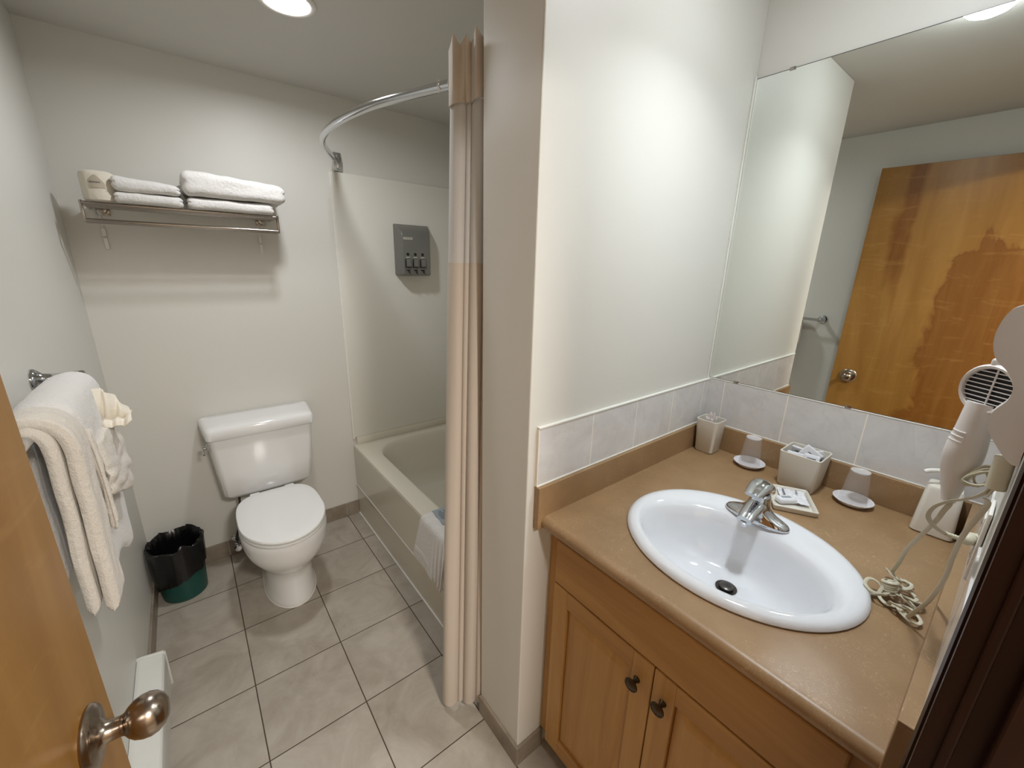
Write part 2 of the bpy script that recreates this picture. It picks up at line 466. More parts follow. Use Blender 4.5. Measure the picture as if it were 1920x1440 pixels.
# hall behind the camera
bm = BM(); box(bm, (XL - 0.6, -1.7, 0), (XM + 0.1, -1.6, H)); struct('wall_hall', bm, M['hall'])
bm = BM(); box(bm, (XL - 0.2, -1.6, 0), (XL - 0.1, YW - 0.12, H)); struct('wall_hall_left', bm, M['hall'])
bm = BM(); box(bm, (XM, -1.6, 0), (XM + 0.1, YW - 0.12, H)); struct('wall_hall_right', bm, M['hall'])
bm = BM(); box(bm, (XL - 0.2, -1.7, H), (XM + 0.1, YW - 0.12, H + 0.1)); struct('ceiling_hall', bm, M['ceiling'])
# door casing, jamb and stop (dark wood) on the right of the doorway
bm = BM()
prism(bm, [(1.100, YW), (1.194, YW), (1.194, YW + .0005), (1.186, YW + .0015), (1.150, YW + .003), (1.140, YW + .006), (1.128, YW + .004), (1.108, YW + .008), (1.100, YW + .006)], 'Z', 0, DH + 0.08)
struct('trim_1', bm, M['darkwood'])
bm = BM()
box(bm, (1.082, YW - 0.135, 0), (1.1, YW + .004, DH)); box(bm, (1.068, YW - 0.125, 0), (1.083, YW - 0.035, DH), .002)
box(bm, (1.077, YW - 0.018, 0), (1.083, YW - 0.010, DH), .002)
struct('trim_2', bm, M['darkwood'])
bm = BM()
box(bm, (DX0 - .0, YW - 0.135, 0), (DX0 + .018, YW - 0.002, DH)); box(bm, (DX0, YW - 0.135, DH - .018), (DX1, YW - 0.002, DH))
struct('trim_3', bm, M['darkwood'])

# tile baseboards
BB = 0.076
bm = BM()
for x0 in (XL, XA, XA + T): box(bm, (x0 + .002, YB - .009, 0), (min(x0 + (T if x0 > XL else XA - XL), XT) - .002, YB, .09), .0015)
box(bm, (XA + 2 * T + .002, YB - .009, 0), (XT, YB, .09), .0015)
struct('baseboard_back', bm, M['basetile'])
bm = BM()
y = YW
while y < YB: 
    box(bm, (XL, y + .001, 0), (XL + .009, min(y + T, YB - .01) - .001, .08), .0015); y += T
struct('baseboard_left', bm, M['basetile'])
bm = BM()
box(bm, (XP - .009, YP - .009, 0), (XP, YP + TH, BB), .0015)
box(bm, (XP - .0, YP - .009, 0), (XP + .10, YP, BB), .0015)
struct('baseboard_partition', bm, M['basetile'])
# tile bands above the counter
bm = BM(); box(bm, (1.204, YP - .008, ZBS), (XM - .008, YP, ZTILE), .001); struct('trim_4', bm, wall_tile(0, 1.405))
bm = BM(); box(bm, (XM - .008, YW, ZBS), (XM, YP, ZTILE + .006), .001); struct('trim_5', bm, wall_tile(1, .503))
bm = BM(); box(bm, (1.200, YW - .001, ZBS), (XM - .008, YW + .003, ZTILE), .001); struct('trim_6', bm, wall_tile(0, 1.405))
bm = BM()
box(bm, (1.204, YP - .010, ZTILE), (XM - .008, YP, ZTILE + .005), .0015)
box(bm, (1.204, YP - .0105, ZBS), (XM - .01, YP - .006, ZBS + .004), .001)
box(bm, (XM - .0105, YW + .002, ZBS), (XM - .006, YP - .008, ZBS + .004), .001)
box(bm, (XM - .009, YW + .002, ZTILE + .0055), (XM, YP, ZTILE + .009), .001)
box(bm, (XM - .017, YP - .004, ZTILE + .004), (XM - .0075, YP - .0003, 2.087), .001)
struct('trim_7', bm, M['caulk'])

# tub surround panels
bm = BM()
box(bm, (XT + .008, YB - .012, .508), (XM - .012, YB, 1.955), .004, 3)
struct('trim_8', bm, M['surround'], True)
bm = BM()
box(bm, (XM - .012, YP + TH + .012, .508), (XM, YB, 1.955), .004, 3)
struct('trim_9', bm, M['surround'], True)
bm = BM()
box(bm, (XT + .008, YP + TH, .508), (XM - .012, YP + TH + .012, 1.93), .004, 3)
struct('trim_10', bm, M['surround'], True)
bm = BM(); lathe(bm, [(0, 0), (.007, 0), (.007, 1.45), (0, 1.452)], 12, (XT + .006, YB - .004, .5)); struct('trim_11', bm, M['caulk'], True)

# ================================================================== LIGHTS
def downlight(x, y, label, strength, color, spread):
    t = thing('ceiling_light', label, 'ceiling light', (x, y, H))
    bm = BM(); lathe(bm, [(.066, 0), (.084, 0), (.085, -.003), (.079, -.007), (.069, -.006), (.066, -.003)], 48)
    obj('trim_ring', bm, M['whiteplastic'], t)
    if spread is None:
        bm = BM(); lathe(bm, [(0, -.050), (.025, -.0475), (.045, -.039), (.058, -.026), (.0645, -.012), (.0655, 0), (0, 0)], 48)
        obj('lens', bm, emit('dome_lit_lens', color, strength), t)
        ld = bpy.data.lights.new('lamp', 'AREA'); ld.shape = 'DISK'; ld.size = .10; ld.energy = LAMP_VANITY_DOWN; ld.color = color; ld.spread = radians(125)
        lo = bpy.data.objects.new('lamp', ld); COL.objects.link(lo); lo.parent = t; lo.location = (0, 0, -.053)
        return t
    bm = BM(); lathe(bm, [(0, -.010), (.033, -.0095), (.056, -.007), (.0655, -.003), (.0655, 0), (0, 0)], 48)
    obj('lens', bm, emit('lit_lens', color, 4.0), t)
    ld = bpy.data.lights.new('lamp', 'AREA'); ld.shape = 'DISK'; ld.size = .12; ld.energy = strength; ld.color = color; ld.spread = radians(spread)
    lo = bpy.data.objects.new('lamp', ld); COL.objects.link(lo); lo.parent = t; lo.location = (0, 0, -.014)
    return t
downlight(.965, 1.740, 'round white ceiling light glowing above the toilet and tub', LAMP_SHOWER, (0.95, 0.97, 1.0), 170)
downlight(1.57, .36, 'round white ceiling light above the vanity sink', LAMP_VANITY, (0.87, 0.94, 1.0), None)
l = thing('hall_fill_light', 'unseen round fill light added in the hall behind the doorway', 'ceiling light', (0.9, -0.9, H))  # invented lamp and lens, added out of view to fill the camera-facing sides
bm = BM(); lathe(bm, [(0, -.03), (.08, -.026), (.12, -.01), (.12, 0), (0, 0)], 32); obj('lens', bm, emit('fill_lit_lens', (1, .86, .7), 3.0), l)
ld = bpy.data.lights.new('fill_lamp', 'AREA'); ld.shape = 'DISK'; ld.size = .3; ld.energy = LAMP_FILL; ld.color = (1.0, .945, .88)
lo = bpy.data.objects.new('lamp', ld); COL.objects.link(lo); lo.parent = l; lo.location = (0, 0, -.035)

# ================================================================== DOOR
ang = math.atan2(0.403 - 0.34, 0.778 - 0.022)      # door leans away from the left wall
d = bpy.data.objects.new('door_1', None); COL.objects.link(d); d.location = (0.3320, 0.026, 0); d.rotation_euler = (0, 0, -ang); d['kind'] = 'structure'
bm = BM(); box(bm, (-.036, 0, .012), (0, .758, 2.079), .0015, 2); obj('door_panel', bm, M['door'], d, False)
k = bpy.data.objects.new('door_handle', None); COL.objects.link(k); k.parent = d; k.location = (0, .676, .923)
for sgn, nm in ((1, 1), (-1, -1)):
    bm = BM()
    prof = [(0, .0), (.040, 0), (.041, .003), (.038, .007), (.030, .009), (.019, .011), (.016, .014), (.013, .018), (.0125, .030), (.013, .033), (.0145, .035)]
    lathe(bm, [(r, sgn * z) for r, z in prof] , 40, (0 if sgn > 0 else -.036, 0, 0), 'X')
    obj('rose', bm, M['nickel'], k)
    bm = BM()
    kp = [(.0145, .035), (.0185, .038), (.0235, .044), (.0265, .052), (.0272, .060), (.025, .068), (.0195, .075), (.012, .0790), (.006, .0800), (0, .0800)]
    lathe(bm, [(r, sgn * z) for r, z in kp], 40, (0 if sgn > 0 else -.036, 0, 0), 'X')
    obj('knob', bm, M['nickel'], k)
bm = BM(); box(bm, (-.030, .7575, .877), (-.006, .7595, .937), .001); obj('latch_plate', bm, M['nickel'], d)
for z in (.25, 1.05, 1.85):
    bm = BM(); lathe(bm, [(0, -.045), (.006, -.045), (.006, .045), (0, .045)], 12, (-.002, -.004, z)); obj('hinge', bm, M['nickel'], d)

# ================================================================== BASEBOARD HEATER
t = thing('baseboard_heater', 'white enamel baseboard heater low on the left wall beside the open door', 'heater', (XL, .95, 0))
bm = BM()
prism(bm, [(.001, .06), (.001, .212), (.012, .212), (.066, .203), (.072, .197), (.072, .150), (.069, .146), (.069, .072), (.060, .06)], 'Y', 0, .725, .0015)
obj('casing', bm, M['enamel'], t)
bm = BM(); prism(bm, [(.0, .058), (.0, .214), (.013, .214), (.068, .205), (.0745, .198), (.0745, .058)], 'Y', .725, .735, .001); obj('end_cap', bm, M['enamel'], t)
bm = BM(); prism(bm, [(.0, .058), (.0, .214), (.013, .214), (.068, .205), (.0745, .198), (.0745, .058)], 'Y', -.010, 0, .001); obj('end_cap', bm, M['enamel'], t)
bm = BM(); box(bm, (.004, .0, .0), (.058, .72, .06)); 
bm.free()
bm = BM()
for yy in (.05, .66):
    bm = BM(); box(bm, (.002, yy, 0), (.05, yy + .02, .062), .001); obj('foot', bm, M['enamel'], t)

# ================================================================== BATHTUB
t = thing('bathtub', 'cream alcove bathtub with a tall smooth apron beside the toilet', 'bathtub', (0, 0, 0))
Y0t, Y1t = YP + TH + .002, YB - .002
cxm, cym = (XT + XM) / 2, (Y0t + Y1t) / 2
hx, hy = (XM - .002 - XT) / 2, (Y1t - Y0t) / 2
bm = BM()
ix, iy = (1.340 + 1.975) / 2, (1.085 + 2.372) / 2
ihx, ihy = (1.975 - 1.340) / 2, (2.372 - 1.085) / 2
n = 10
rings = [rring(cxm, cym, hx, hy, .0015, n, HT - .012), rring(cxm, cym, hx - .0015, hy - .0015, .006, n, HT - .003), rring(cxm, cym, hx - .006, hy - .006, .012, n, HT)]
for (dx, dy, r, z) in ((.014, .014, .20, HT), (.004, .004, .19, HT - .002), (-.003, -.003, .185, HT - .010), (-.012, -.012, .18, HT - .035), (-.028, -.034, .17, HT - .12), (-.045, -.062, .16, HT - .24), (-.062, -.095, .15, HT - .31), (-.088, -.14, .13, HT - .345), (-.13, -.19, .11, HT - .358), (-.2, -.3, .07, HT - .362)):
    rings.append(rring(ix, iy, ihx + dx, ihy + dy, r, n, z))
loft(bm, rings, False, True)
obj('basin', bm, M['tub'], t)
bm = BM()
prism(bm, [(XT + .05, .0), (XT + .001, .0), (XT + .001, .188), (XT + .0045, .196), (XT + .0, .203), (XT - .0, .215), (XT, HT - .012), (XT + .05, HT - .012)], 'Y', Y0t, Y1t)
obj('apron', bm, M['tub'], t, False)
bm = BM(); box(bm, (XT + .02, Y1t - .012, HT - .001), (XM - .012, Y1t, .508), .003)
box(bm, (XM - .014, Y0t, HT - .001), (XM - .002, Y1t, .508), .003); obj('tile_flange', bm, M['tub'], t)
bm = BM(); tube(bm, [(XT - .002, Y0t, .1985), (XT - .002, Y1t, .1985)], .0022, 8); tube(bm, [(XT - .001, Y0t, .002), (XT - .001, Y1t, .002)], .004, 8)
obj('caulk_line', bm, M['caulk'], t)
bm = BM(); lathe(bm, [(0, .003), (.024, .003), (.026, 0), (0, 0)], 24, (ix, 1.30, HT - .362)); obj('drain_cover', bm, M['chrome'], t)

# shower rod
t = thing('shower_curtain_rod', 'curved chrome shower curtain rod above the tub', 'curtain rod')
rod = catmull([(1.279, 2.424, 2.009), (1.262, 2.39, 2.008), (1.205, 2.27, 2.004), (1.135, 2.10, 1.997), (1.096, 1.93, 1.990), (1.084, 1.72, 1.983), (1.098, 1.51, 1.975), (1.127, 1.335, 1.965), (1.177, 1.10, 1.948), (1.21, 1.01, 1.943), (1.228, .985, 1.940)], 10)
bm = BM(); tube(bm, rod, .0125, 20); obj('pole', bm, M['chrome'], t)
rodf = pathlen_fn(rod)
for (x, yy, z, s) in ((1.285, YB - .0125, 2.0, -1), (1.235, YP + TH + .0005, 1.94, 1)):
    b = BM()
    y0, y1 = sorted((yy, yy + s * .006))
    box(b, (x - .020, y0, z - .042), (x + .020, y1, z + .042), .0025, 2)
    y0, y1 = sorted((yy + s * .004, yy + s * .024))
    prism(b, [(x - .008, z - .034), (x + .012, z - .034), (x + .016, z + .01), (x + .012, z + .030), (x - .008, z + .030)], 'Y', y0, y1, .004)
    obj('wall_bracket', b, M['chrome'], t)

# ================================================================== CURTAIN
t = thing('shower_curtain', 'cream shower curtain with a sheer white top gathered beside the partition wall', 'curtain')
TOPZ, SPLIT, BOT = 2.008, 1.512, .028
def cur(u, z):
    """u across the folds, z height"""
    k_ = (z - BOT) / (TOPZ - BOT)
    a_top, b_top = Vector((1.182, 1.110, 0)), Vector((1.236, 1.0, 0))
    a_bot, b_bot = Vector((1.092, 1.082, 0)), Vector((1.212, 1.0, 0))
    # the gathers: fold centres spaced along the base line, depth across
    a = a_bot.lerp(a_top, k_); b = b_bot.lerp(b_top, k_)
    base = a.lerp(b, u)
    dirv = Vector((-.62, -.78, 0))
    # lobes of unequal width with narrow creases between them
    edges = (0.0, .37, .50, .80, 1.0)
    hts = (.030, .017, .032, .02)
    h = 0
    for e0, e1, hh in zip(edges[:-1], edges[1:], hts):
        if e0 <= u <= e1:
            q = (u - e0) / (e1 - e0); h = hh * (1 - abs(2 * q - 1) ** 2.3) ** .55
    wob = .003 * sin(z * 4 + u * 7)
    p = base + dirv * (.012 + h * (1 - .35 * k_) + wob)
    lo = YP + TH + .005
    if p.x > XP - .004 and p.y < lo: p.y = lo
    return Vector((p.x, p.y, z))
def panel(z0, z1, nz, th, name, m, grow=0.0, bulge=0.0):
    bm = BM()
    def P(u, v):
        z = z1 + (z0 - z1) * v
        p = cur(u, z)
        return p
    sheet(bm, P, 160, nz, lambda u, v: th)
    return obj(name, bm, m, t)
panel(BOT, SPLIT + .012, 40, .0045, 'fabric_panel', M['fabric'])
panel(SPLIT, TOPZ - .11, 14, .002, 'sheer_panel', M['sheer'])
# pleated header around the rod, top edges stand above it
bm = BM()
def Ph(u, v):
    k_ = 1 - v
    p = cur(u, TOPZ - .118 * v)
    d_ = Vector((-.62, -.78, 0))
    # pinch pleats: four stiff flaps that fan open above the seam
    ph = (u * 4) % 1.0
    f = abs(2 * ph - 1)
    z = TOPZ + .010 * u - .118 * v + .014 * k_ * ((1 - f) ** 2)
    p = p + d_ * .012 + d_ * (.024 * (k_ ** .7) * (1 - f) ** 1.5) 
    p.x += .006 * k_ * (ph - .5)
    lo = YP + TH + .005
    if p.x > XP - .004 and p.y < lo: p.y = lo
    return Vector((p.x, p.y, z))
sheet(bm, Ph, 132, 8, lambda u, v: .004)
obj('header', bm, M['fabric'], t)
for i in range(4):
    c = rodf(.885 + .10 * i / 4)
    bm = BM(); tube(bm, [c + Vector((.004, .004, .0145)), c + Vector((-.008, -.006, .013)), c + Vector((-.0135, -.010, .0)), c + Vector((-.010, -.008, -.018))], .0013, 6)
    obj('hook', bm, M['whiteplastic'], t)

# ================================================================== BATH MAT CLOTH ON TUB
t = thing('bath_cloth', 'white folded bath cloth draped over the tub edge next to the curtain', 'towel', (0, 0, 0))
prof_pts = [(1.345, HT - .10), (1.343, HT - .03), (1.335, HT + .002), (1.318, HT + .009), (1.26, HT + .009), (1.240, HT + .006), (1.2335, HT - .012), (1.232, HT - .05), (1.229, HT - .14), (1.2275, HT - .235)]
pf = pathlen_fn(catmull([(a, 0, b) for a, b in prof_pts], 5))
def Pc(u, v):
    y = 1.505 - v * .22
    q = pf(u)
    drop = max(0, (u - .45) / .55)
    # the part nearer the curtain is gathered into pleats
    pl = max(0, (v - .42) / .58)
    x = q.x - drop * pl * (.012 + .011 * (1 + sin(v * 46)))
    yy = y + .006 + .085 * drop * (1 - v) ** 1.6 - .010 * drop * sin(v * 46) * pl
    z = q.z - drop * .022 * (math.exp(-((v - .48) / .12) ** 2)) + drop * .035 * pl
    return Vector((x, yy, z + .0015 * sin(v * 23 + u * 17)))
bm = BM(); sheet(bm, Pc, 50, 90, lambda u, v: .0075 * edge_round(u, .03) ** .5); obj('cloth_body', bm, M['terry'], t)
bm = BM()
for uu in (.84, .87):
    tube(bm, [Pc(uu, v / 40) + Vector((-.0042, 0, 0)) for v in range(1, 20)], .0016, 6)
obj('woven_band', bm, M['terry'], t)
t = thing('notice_card', 'blue-grey printed card lying on the white cloth on the tub rim', 'card', (1.3205, 1.452, HT + .0150), radians(-4))
bm = BM(); box(bm, (-.040, -.058, 0), (.030, .058, .0016), .0005); obj('card_body', bm, M['card'], t)
bm = BM()
for i in range(7):
    L_ = .04 * (1 if i % 3 else .6)
    box(bm, (-.026 + i * .0075, -L_, .0016), (-.0225 + i * .0075, L_, .0020))
obj('printed_text', bm, M['ink'], t, False)

# ================================================================== TOILET
t = thing('toilet', 'white two-piece toilet with closed lid against the back wall', 'toilet', (.775, 2.2, 0))
def tl(x, y, z): return Vector((x - .775, y - 2.2, z))
def tank_ring(z, x0, x1, y0, y1, bow, r=.022):
    n = 24; out = []
    # front (low y) edge bowed, corners rounded
    cx = (x0 + x1) / 2; hx_ = (x1 - x0) / 2
    base = rring(cx, (y0 + y1) / 2, hx_, (y1 - y0) / 2, r, 7, z)
    res = []
    for p in base:
        f = (y1 - p.y) / (y1 - y0)
        s = 1 - ((p.x - cx) / hx_) ** 2
        q = Vector((cx + (p.x - cx) * (1 - .085 * f), p.y - bow * f * s, z))
        res.append(tl(*q))
    return res
bm = BM()
loft(bm, [tank_ring(.405, .615, .935, 2.285, 2.40, .006), tank_ring(.412, .585, .965, 2.262, 2.415, .008), tank_ring(.430, .568, .982, 2.25, 2.42, .010), tank_ring(.55, .559, .995, 2.236, 2.424, .012), tank_ring(.70, .547, 1.007, 2.222, 2.426, .014), tank_ring(.733, .546, 1.008, 2.220, 2.427, .014)])
obj('tank', bm, M['china'], t)
bm = BM()
loft(bm, [tank_ring(.730, .547, 1.007, 2.222, 2.424, .016), tank_ring(.733, .538, 1.014, 2.212, 2.43, .018), tank_ring(.738, .534, 1.018, 2.208, 2.431, .018), tank_ring(.775, .534, 1.018, 2.208, 2.431, .018), tank_ring(.785, .539, 1.013, 2.213, 2.429, .018), tank_ring(.791, .552, 1.0, 2.226, 2.42, .018), tank_ring(.792, .60, .95, 2.27, 2.38, .01)])
obj('tank_lid', bm, M['china'], t)
# flush handle
h = bpy.data.objects.new('flush_handle', None); COL.objects.link(h); h.parent = t; h.location = tl(.557, 2.262, .694)
bm = BM(); lathe(bm, [(0, .0), (.014, 0), (.015, -.003), (.013, -.006), (.009, -.008), (.009, -.012), (.011, -.013), (.011, -.017), (.008, -.019), (.008, -.023), (0, -.025)], 20, (0, 0, 0), 'X'); obj('escutcheon', bm, M['chrome'], h)
bm = BM(); tube(bm, catmull([(-.016, 0, 0), (-.020, -.014, -.002), (-.020, -.030, -.009), (-.018, -.046, -.016)], 5), .0048, 10); obj('lever', bm, M['chrome'], h)
# bowl
def oval(cy, z, hxx, fy, by, n=48, flat=None, back_pow=2.6):
    """egg outline: front reach fy (towards low y), back reach by"""
    out = []
    for i in range(n):
        a = 2 * pi * i / n
        c, s = cos(a), sin(a)
        if s < 0:
            x = hxx * c; y = fy * s
        else:
            x = hxx * math.copysign(abs(c) ** (2 / back_pow), c); y = by * abs(s) ** (2 / back_pow)
        out.append(tl(.775 + x, cy + y, z))
    return out
bm = BM()
cy = 1.95
rings = [oval(2.04, .0, .105, .185, .27), oval(2.04, .006, .107, .187, .27), oval(2.04, .02, .104, .183, .268), oval(2.035, .06, .098, .172, .26), oval(2.03, .12, .096, .155, .25), oval(2.02, .17, .100, .155, .24), oval(2.00, .205, .114, .172, .24), oval(1.975, .245, .136, .187, .25), oval(1.955, .29, .156, .197, .27), oval(1.95, .33, .166, .205, .30), oval(1.95, .365, .170, .210, .33), oval(1.95, .385, .171, .212, .34), oval(1.95, .395, .168, .209, .335), oval(1.95, .398, .155, .197, .32)]
loft(bm, rings); obj('bowl', bm, M['china'], t)
bm = BM(); loft(bm, [oval(2.04, .000, .109, .189, .272), oval(2.04, .003, .109, .189, .272), oval(2.04, .005, .107, .187, .27)]); obj('floor_caulk', bm, M['caulk'], t)
bm = BM()
loft(bm, [oval(1.955, .399, .158, .212, .235, back_pow=3.5), oval(1.955, .402, .168, .224, .243, back_pow=3.5), oval(1.955, .411, .1705, .227, .246, back_pow=3.5), oval(1.955, .416, .169, .225, .245, back_pow=3.5), oval(1.955, .4165, .15, .2, .22, back_pow=3.5)])
obj('seat', bm, M['seat'], t)
bm = BM()
loft(bm, [oval(1.955, .418, .160, .216, .240, back_pow=3.5), oval(1.955, .420, .169, .2265, .250, back_pow=3.5), oval(1.955, .428, .1705, .229, .252, back_pow=3.5), oval(1.955, .4335, .168, .226, .250, back_pow=3.5), oval(1.955, .436, .160, .217, .243, back_pow=3.5), oval(1.955, .4375, .12, .17, .2, back_pow=3.2), oval(1.955, .438, .06, .09, .1, back_pow=3)])
obj('seat_lid', bm, M['seat'], t)
for sx in (-1, 1):
    bm = BM(); rbox(bm, tl(.775 + sx * .075, 2.212, .416), (.022, .012, .014), .006, 4); obj('hinge', bm, M['seat'], t)
bm = BM()
tube(bm, catmull([tl(.640, 2.33, .41), tl(.640, 2.335, .36), tl(.632, 2.345, .25), tl(.607, 2.36, .16), tl(.600, 2.365, .115)], 6), .0055, 10); obj('supply_hose', bm, M['braid'], t)
bm = BM()
lathe(bm, [(0, 0), (.012, 0), (.012, .02), (.009, .022), (.009, .034), (0, .034)], 16, tl(.600, 2.365, .085))
lathe(bm, [(0, 0), (.018, 0), (.019, -.006), (.014, -.014), (0, -.015)], 16, tl(.600, 2.34, .092), 'Y')
tube(bm, [tl(.600, 2.345, .092), tl(.600, 2.428, .092)], .007, 10)
lathe(bm, [(0, 0), (.026, 0), (.026, -.004), (.010, -.010), (0, -.010)], 20, tl(.600, 2.436, .092), 'Y')
obj('stop_valve', bm, M['chrome'], t)

# ================================================================== WASTE BIN
t = thing('waste_bin', 'round green waste bin with a black liner in the left corner', 'bin', (.372, 2.272, 0))
bm = BM()
lathe(bm, [(0, .0), (.080, 0), (.084, .004), (.098, .26), (.101, .262), (.101, .268), (.096, .268), (.080, .012), (0, .010)], 48)
obj('bin_body', bm, M['green'], t)
bm = BM()
rings = []
nseg = 96
def bagring(r, z, wob, seed, wz=0):
    out = []
    for i in range(nseg):
        a = 2 * pi * i / nseg
        p = Vector((cos(a) * 2, sin(a) * 2, seed))
        w_ = noise.noise(p * 2.2) * wob + noise.noise(p * 6) * wob * .5
        out.append(Vector(((r + w_) * cos(a), (r + w_) * sin(a), z + wz * noise.noise(p * 1.2 + Vector((5, 5, 5))) + wz * .4 * noise.noise(p * 5) - .30 * 0)))
    return out
# skirt hangs lower on the left than on the right
def skirt(ring, amt):
    for p in ring: p.z += amt * (p.x * 0.35 - 0.02)
    return ring
rings = [skirt(bagring(.0955, .128, .002, 1, .02), 1), skirt(bagring(.0985, .13, .003, 1, .02), 1), bagring(.1025, .20, .004, 1.1, 0), bagring(.1060, .255, .004, 1.3, .004), bagring(.108, .275, .005, 1.5, .012), bagring(.101, .283, .005, 1.8, .022), bagring(.090, .268, .006, 2.2, .02), bagring(.084, .22, .008, 2.9, .02), bagring(.078, .12, .010, 3.7, .01), bagring(.06, .04, .010, 4.4, .01), bagring(.02, .03, .004, 5, 0)]
loft(bm, rings, False, True)
obj('liner_bag', bm, M['black'], t)

# ================================================================== TOWEL SHELF ON THE BACK WALL
t = thing('towel_shelf', 'chrome hotel towel shelf with lower rail on the back wall', 'shelf', (0, 0, 0))
SZ, SY = 1.698, 2.222
for x in (.343, .949):
    bm = BM()
    box(bm, (x - .0045, SY - .006, 1.632), (x + .0045, SY + .006, SZ + .008), .002)
    tube(bm, [(x, SY, SZ), (x, YB - .004, SZ)], .006, 10)
    obj('end_frame', bm, M['steel'], t)
    xi = x + (.035 if x < .6 else -.035)
    bm = BM(); box(bm, (xi - .02, YB - .010, SZ - .026), (xi + .02, YB, SZ + .012), .003); lathe(bm, [(0, 0), (.015, 0), (.013, -.035), (0, -.036)], 16, (xi, YB - .008, SZ - .006), 'Y'); obj('wall_mount', bm, M['steel'], t)
    bm = BM(); box(bm, (xi - .018, YB - .010, 1.545), (xi - .006, YB - .001, 1.588), .001); box(bm, (xi - .018, YB - .011, 1.594), (xi - .006, YB - .001, 1.624), .001)
    tube(bm, [(xi - .012, YB - .004, 1.62), (xi - .012, YB - .004, 1.68)], .003, 8)
    obj('support_bracket', bm, M['whiteplastic'], t)
for k_, yy in enumerate((SY + .004, 2.262, 2.304, 2.346, 2.388)):
    bm = BM(); tube(bm, [(.343, yy, SZ), (.949, yy, SZ)], .0048 if k_ else .006, 10); obj('shelf_bar', bm, M['steel'], t)
bm = BM(); tube(bm, [(.343, SY, 1.640), (.949, SY, 1.640)], .0065, 12); obj('towel_rail', bm, M['steel'], t)
bm = BM(); tube(bm, [(.343, SY + .035, 1.636), (.949, SY + .035, 1.636)], .0045, 12); obj('towel_rail', bm, M['steel'], t)

# folded towels on the shelf
def folded_towel(label, x0, x1, y0, y1, z0, z1, seed, tilt=0.0, sag=0.0):
    cx_, cyy, cz_ = (x0 + x1) / 2, (y0 + y1) / 2, (z0 + z1) / 2
    t = thing('folded_towel', label, 'towel', (cx_, cyy, z0), 0, 'folded towels on the wall shelf')
    hx_, hy_, hz_ = (x1 - x0) / 2, (y1 - y0) / 2, (z1 - z0) / 2
    bm = BM()
    def warp(q):
        q = q.copy()
        # a fold line round the sides between the two layers; the front (-y) fold stays round
        f = min(1.0, max(0.0, (q.y + hy_ * .75) / (hy_ * .3)))
        gz = math.exp(-((q.z - hz_ * .05) / (hz_ * .16)) ** 2)
        q.x -= math.copysign(1, q.x) * gz * .006 * (abs(q.x) > hx_ - .012)
        top = (q.z + hz_) / (2 * hz_)
        q.z += tilt * (q.x / hx_) * top + sag * (q.x / hx_) ** 2 * top
        q.z += .003 * noise.noise(Vector((q.x * 14 + seed, q.y * 9, 2)))
        return q
    rbox(bm, (0, 0, hz_), (hx_, hy_, hz_), min(hz_ * .92, .026), 26, .0035, 26, seed, warp)
    return obj('towel_body', bm, M['terry'], t)
folded_towel('lower of the two small white folded towels on the shelf', .432, .632, 2.203, 2.40, 1.7045, 1.743, 3, .0)
folded_towel('upper small white folded towel on the shelf', .432, .628, 2.195, 2.40, 1.7445, 1.789, 5, -.009)
folded_towel('lower of the two large white folded towels on the shelf',   .640, .940, 2.203, 2.415, 1.7045, 1.748, 8, .0)
folded_towel('upper large white folded towel on the shelf', .634, .986, 2.185, 2.415, 1.7515, 1.834, 11, -.010, -.002)
# wrapped tissue roll
t = thing('tissue_roll', 'cream wrapped toilet roll with a beige sticker at the left end of the shelf', 'toilet roll', (.397, 2.262, 1.7045))
bm = BM()
rr = []
for r, z in ((.012, .0), (.040, .0), (.047, .006), (.0485, .02), (.0485, .085), (.046, .096), (.038, .102), (.018, .101), (.012, .094)):
    ring = []
    for i in range(64):
        a = 2 * pi * i / 64
        w_ = noise.noise(Vector((cos(a) * 3, sin(a) * 3, z * 30))) * .0022
        ring.append(Vector(((r + w_) * cos(a), (r + w_) * sin(a), z + w_ * .5)))
    rr.append(ring)
loft(bm, rr); obj('roll_wrap', bm, M['tissue'], t)
bm = BM()
def Ps(u, v):
    a = radians(-100) + radians(46) * (u - .3); 
    top = .086 - abs(u - .42) ** 1.4 * .055
    z = .044 + (top - .044) * v
    return Vector((.0502 * cos(a), .0502 * sin(a), z))
sheet(bm, Ps, 14, 6, lambda u, v: .0006); obj('sticker', bm, M['sticker'], t)
bm = BM()
for i in range(8):
    a = radians(-112 + 4.2 * i)
    box(bm, (.0508 * cos(a) - .0011, .0508 * sin(a) - .0004, .060), (.0508 * cos(a) + .0011, .0508 * sin(a) + .0004, .0635 + .001 * (i % 2)))
obj('sticker_text', bm, M['ink'], t, False)

# ================================================================== TOWEL RAIL ON THE LEFT WALL
t = thing('towel_rail', 'chrome towel rail on the left wall behind the open door', 'towel rail')
RX, RZ = .338, 1.232
bm = BM(); tube(bm, [(RX, .930, RZ), (RX, 1.505, RZ)], .0085, 20); obj('bar', bm, M['chrome'], t)
for yy in (.925, 1.510):
    bm = BM()
    lathe(bm, [(0, .0), (.027, 0), (.027, .004), (.022, .010), (.014, .018), (.0115, .035), (.0115, .065), (.0135, .072), (.0135, .084), (.011, .090), (.004, .093), (0, .093)], 28, (XL + .0005, yy, RZ), 'X')
    obj('post', bm, M['chrome'], t)

